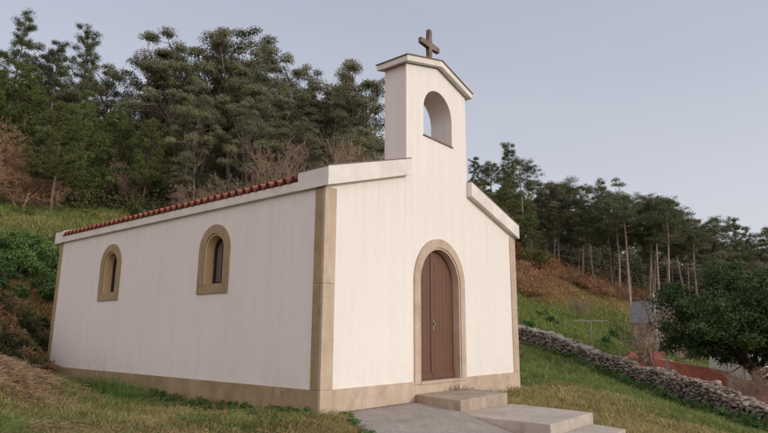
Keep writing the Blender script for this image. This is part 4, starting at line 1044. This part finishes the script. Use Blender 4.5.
# ------------------------------------------------------------------ light
AZ = math.radians(-90 + 14)          # direction towards the sun, from +X counter-clockwise
EL = math.radians(19)
sd_ = Vector((math.cos(EL) * math.cos(AZ), math.cos(EL) * math.sin(AZ), math.sin(EL)))
sl = bpy.data.lights.new('sun', 'SUN'); sl.energy = 1.32; sl.angle = math.radians(10); sl.color = (1.0, .945, .86)
so = bpy.data.objects.new('sun', sl); COL.objects.link(so); so.rotation_euler = sd_.to_track_quat('Z', 'Y').to_euler()
wd = bpy.data.worlds.new('World'); S.world = wd; wd.use_nodes = True; t = wd.node_tree; bg = t.nodes['Background']
sk = t.nodes.new('ShaderNodeTexSky'); sk.sky_type = 'NISHITA'; sk.sun_disc = False; sk.sun_elevation = EL
sk.sun_rotation = math.pi / 2 - AZ; sk.air_density = 1.0; sk.dust_density = 2.5; sk.ozone_density = 1.5; sk.altitude = 50
hs = t.nodes.new('ShaderNodeMix'); hs.data_type = 'RGBA'; hs.inputs[0].default_value = .72; hs.inputs[7].default_value = (4.3, 4.25, 4.75, 1)
t.links.new(sk.outputs[0], hs.inputs[6])
tc0 = t.nodes.new('ShaderNodeTexCoord'); sp0 = t.nodes.new('ShaderNodeSeparateXYZ'); t.links.new(tc0.outputs['Generated'], sp0.inputs[0])
m0 = t.nodes.new('ShaderNodeMapRange'); m0.inputs['From Min'].default_value = .02; m0.inputs['From Max'].default_value = .62; t.links.new(sp0.outputs['Z'], m0.inputs['Value'])
nz = t.nodes.new('ShaderNodeTexNoise'); nz.inputs['Scale'].default_value = 1.6; nz.inputs['Detail'].default_value = 5; mp = t.nodes.new('ShaderNodeMapping'); mp.inputs['Scale'].default_value = (1, 1, 4); t.links.new(tc0.outputs['Generated'], mp.inputs[0]); t.links.new(mp.outputs[0], nz.inputs['Vector'])
ad = t.nodes.new('ShaderNodeMath'); ad.operation = 'MULTIPLY_ADD'; ad.inputs[1].default_value = .45; t.links.new(nz.outputs['Fac'], ad.inputs[0]); 
sb_ = t.nodes.new('ShaderNodeMath'); sb_.operation = 'SUBTRACT'; sb_.inputs[1].default_value = .22; t.links.new(m0.outputs[0], sb_.inputs[0]); t.links.new(sb_.outputs[0], ad.inputs[2])
g0 = t.nodes.new('ShaderNodeMix'); g0.data_type = 'RGBA'; g0.clamp_factor = True; g0.inputs[6].default_value = (4.9, 4.75, 4.95, 1); g0.inputs[7].default_value = (3.25, 3.4, 3.95, 1); t.links.new(ad.outputs[0], g0.inputs[0]); t.links.new(g0.outputs[2], hs.inputs[7])
# warm pink glow added to the unseen sky, aimed at the side wall
tc = t.nodes.new('ShaderNodeTexCoord'); dp = t.nodes.new('ShaderNodeVectorMath'); dp.operation = 'DOT_PRODUCT'; dp.inputs[1].default_value = (-.80, -.58, -.1)
t.links.new(tc.outputs['Generated'], dp.inputs[0]); mr = t.nodes.new('ShaderNodeMapRange'); mr.interpolation_type = 'SMOOTHSTEP'
mr.inputs['From Min'].default_value = -.1; mr.inputs['From Max'].default_value = .95; t.links.new(dp.outputs['Value'], mr.inputs['Value'])
gl = t.nodes.new('ShaderNodeMix'); gl.data_type = 'RGBA'; gl.inputs[7].default_value = (7.9, 6.6, 6.6, 1)
t.links.new(mr.outputs[0], gl.inputs[0]); t.links.new(hs.outputs[2], gl.inputs[6])
t.links.new(gl.outputs[2], bg.inputs['Color']); bg.inputs['Strength'].default_value = .145
S.view_settings.view_transform = 'Standard'; S.view_settings.look = 'None'; S.view_settings.exposure = .17; S.view_settings.gamma = 1
S.cycles.max_bounces = 6; S.cycles.transparent_max_bounces = 4
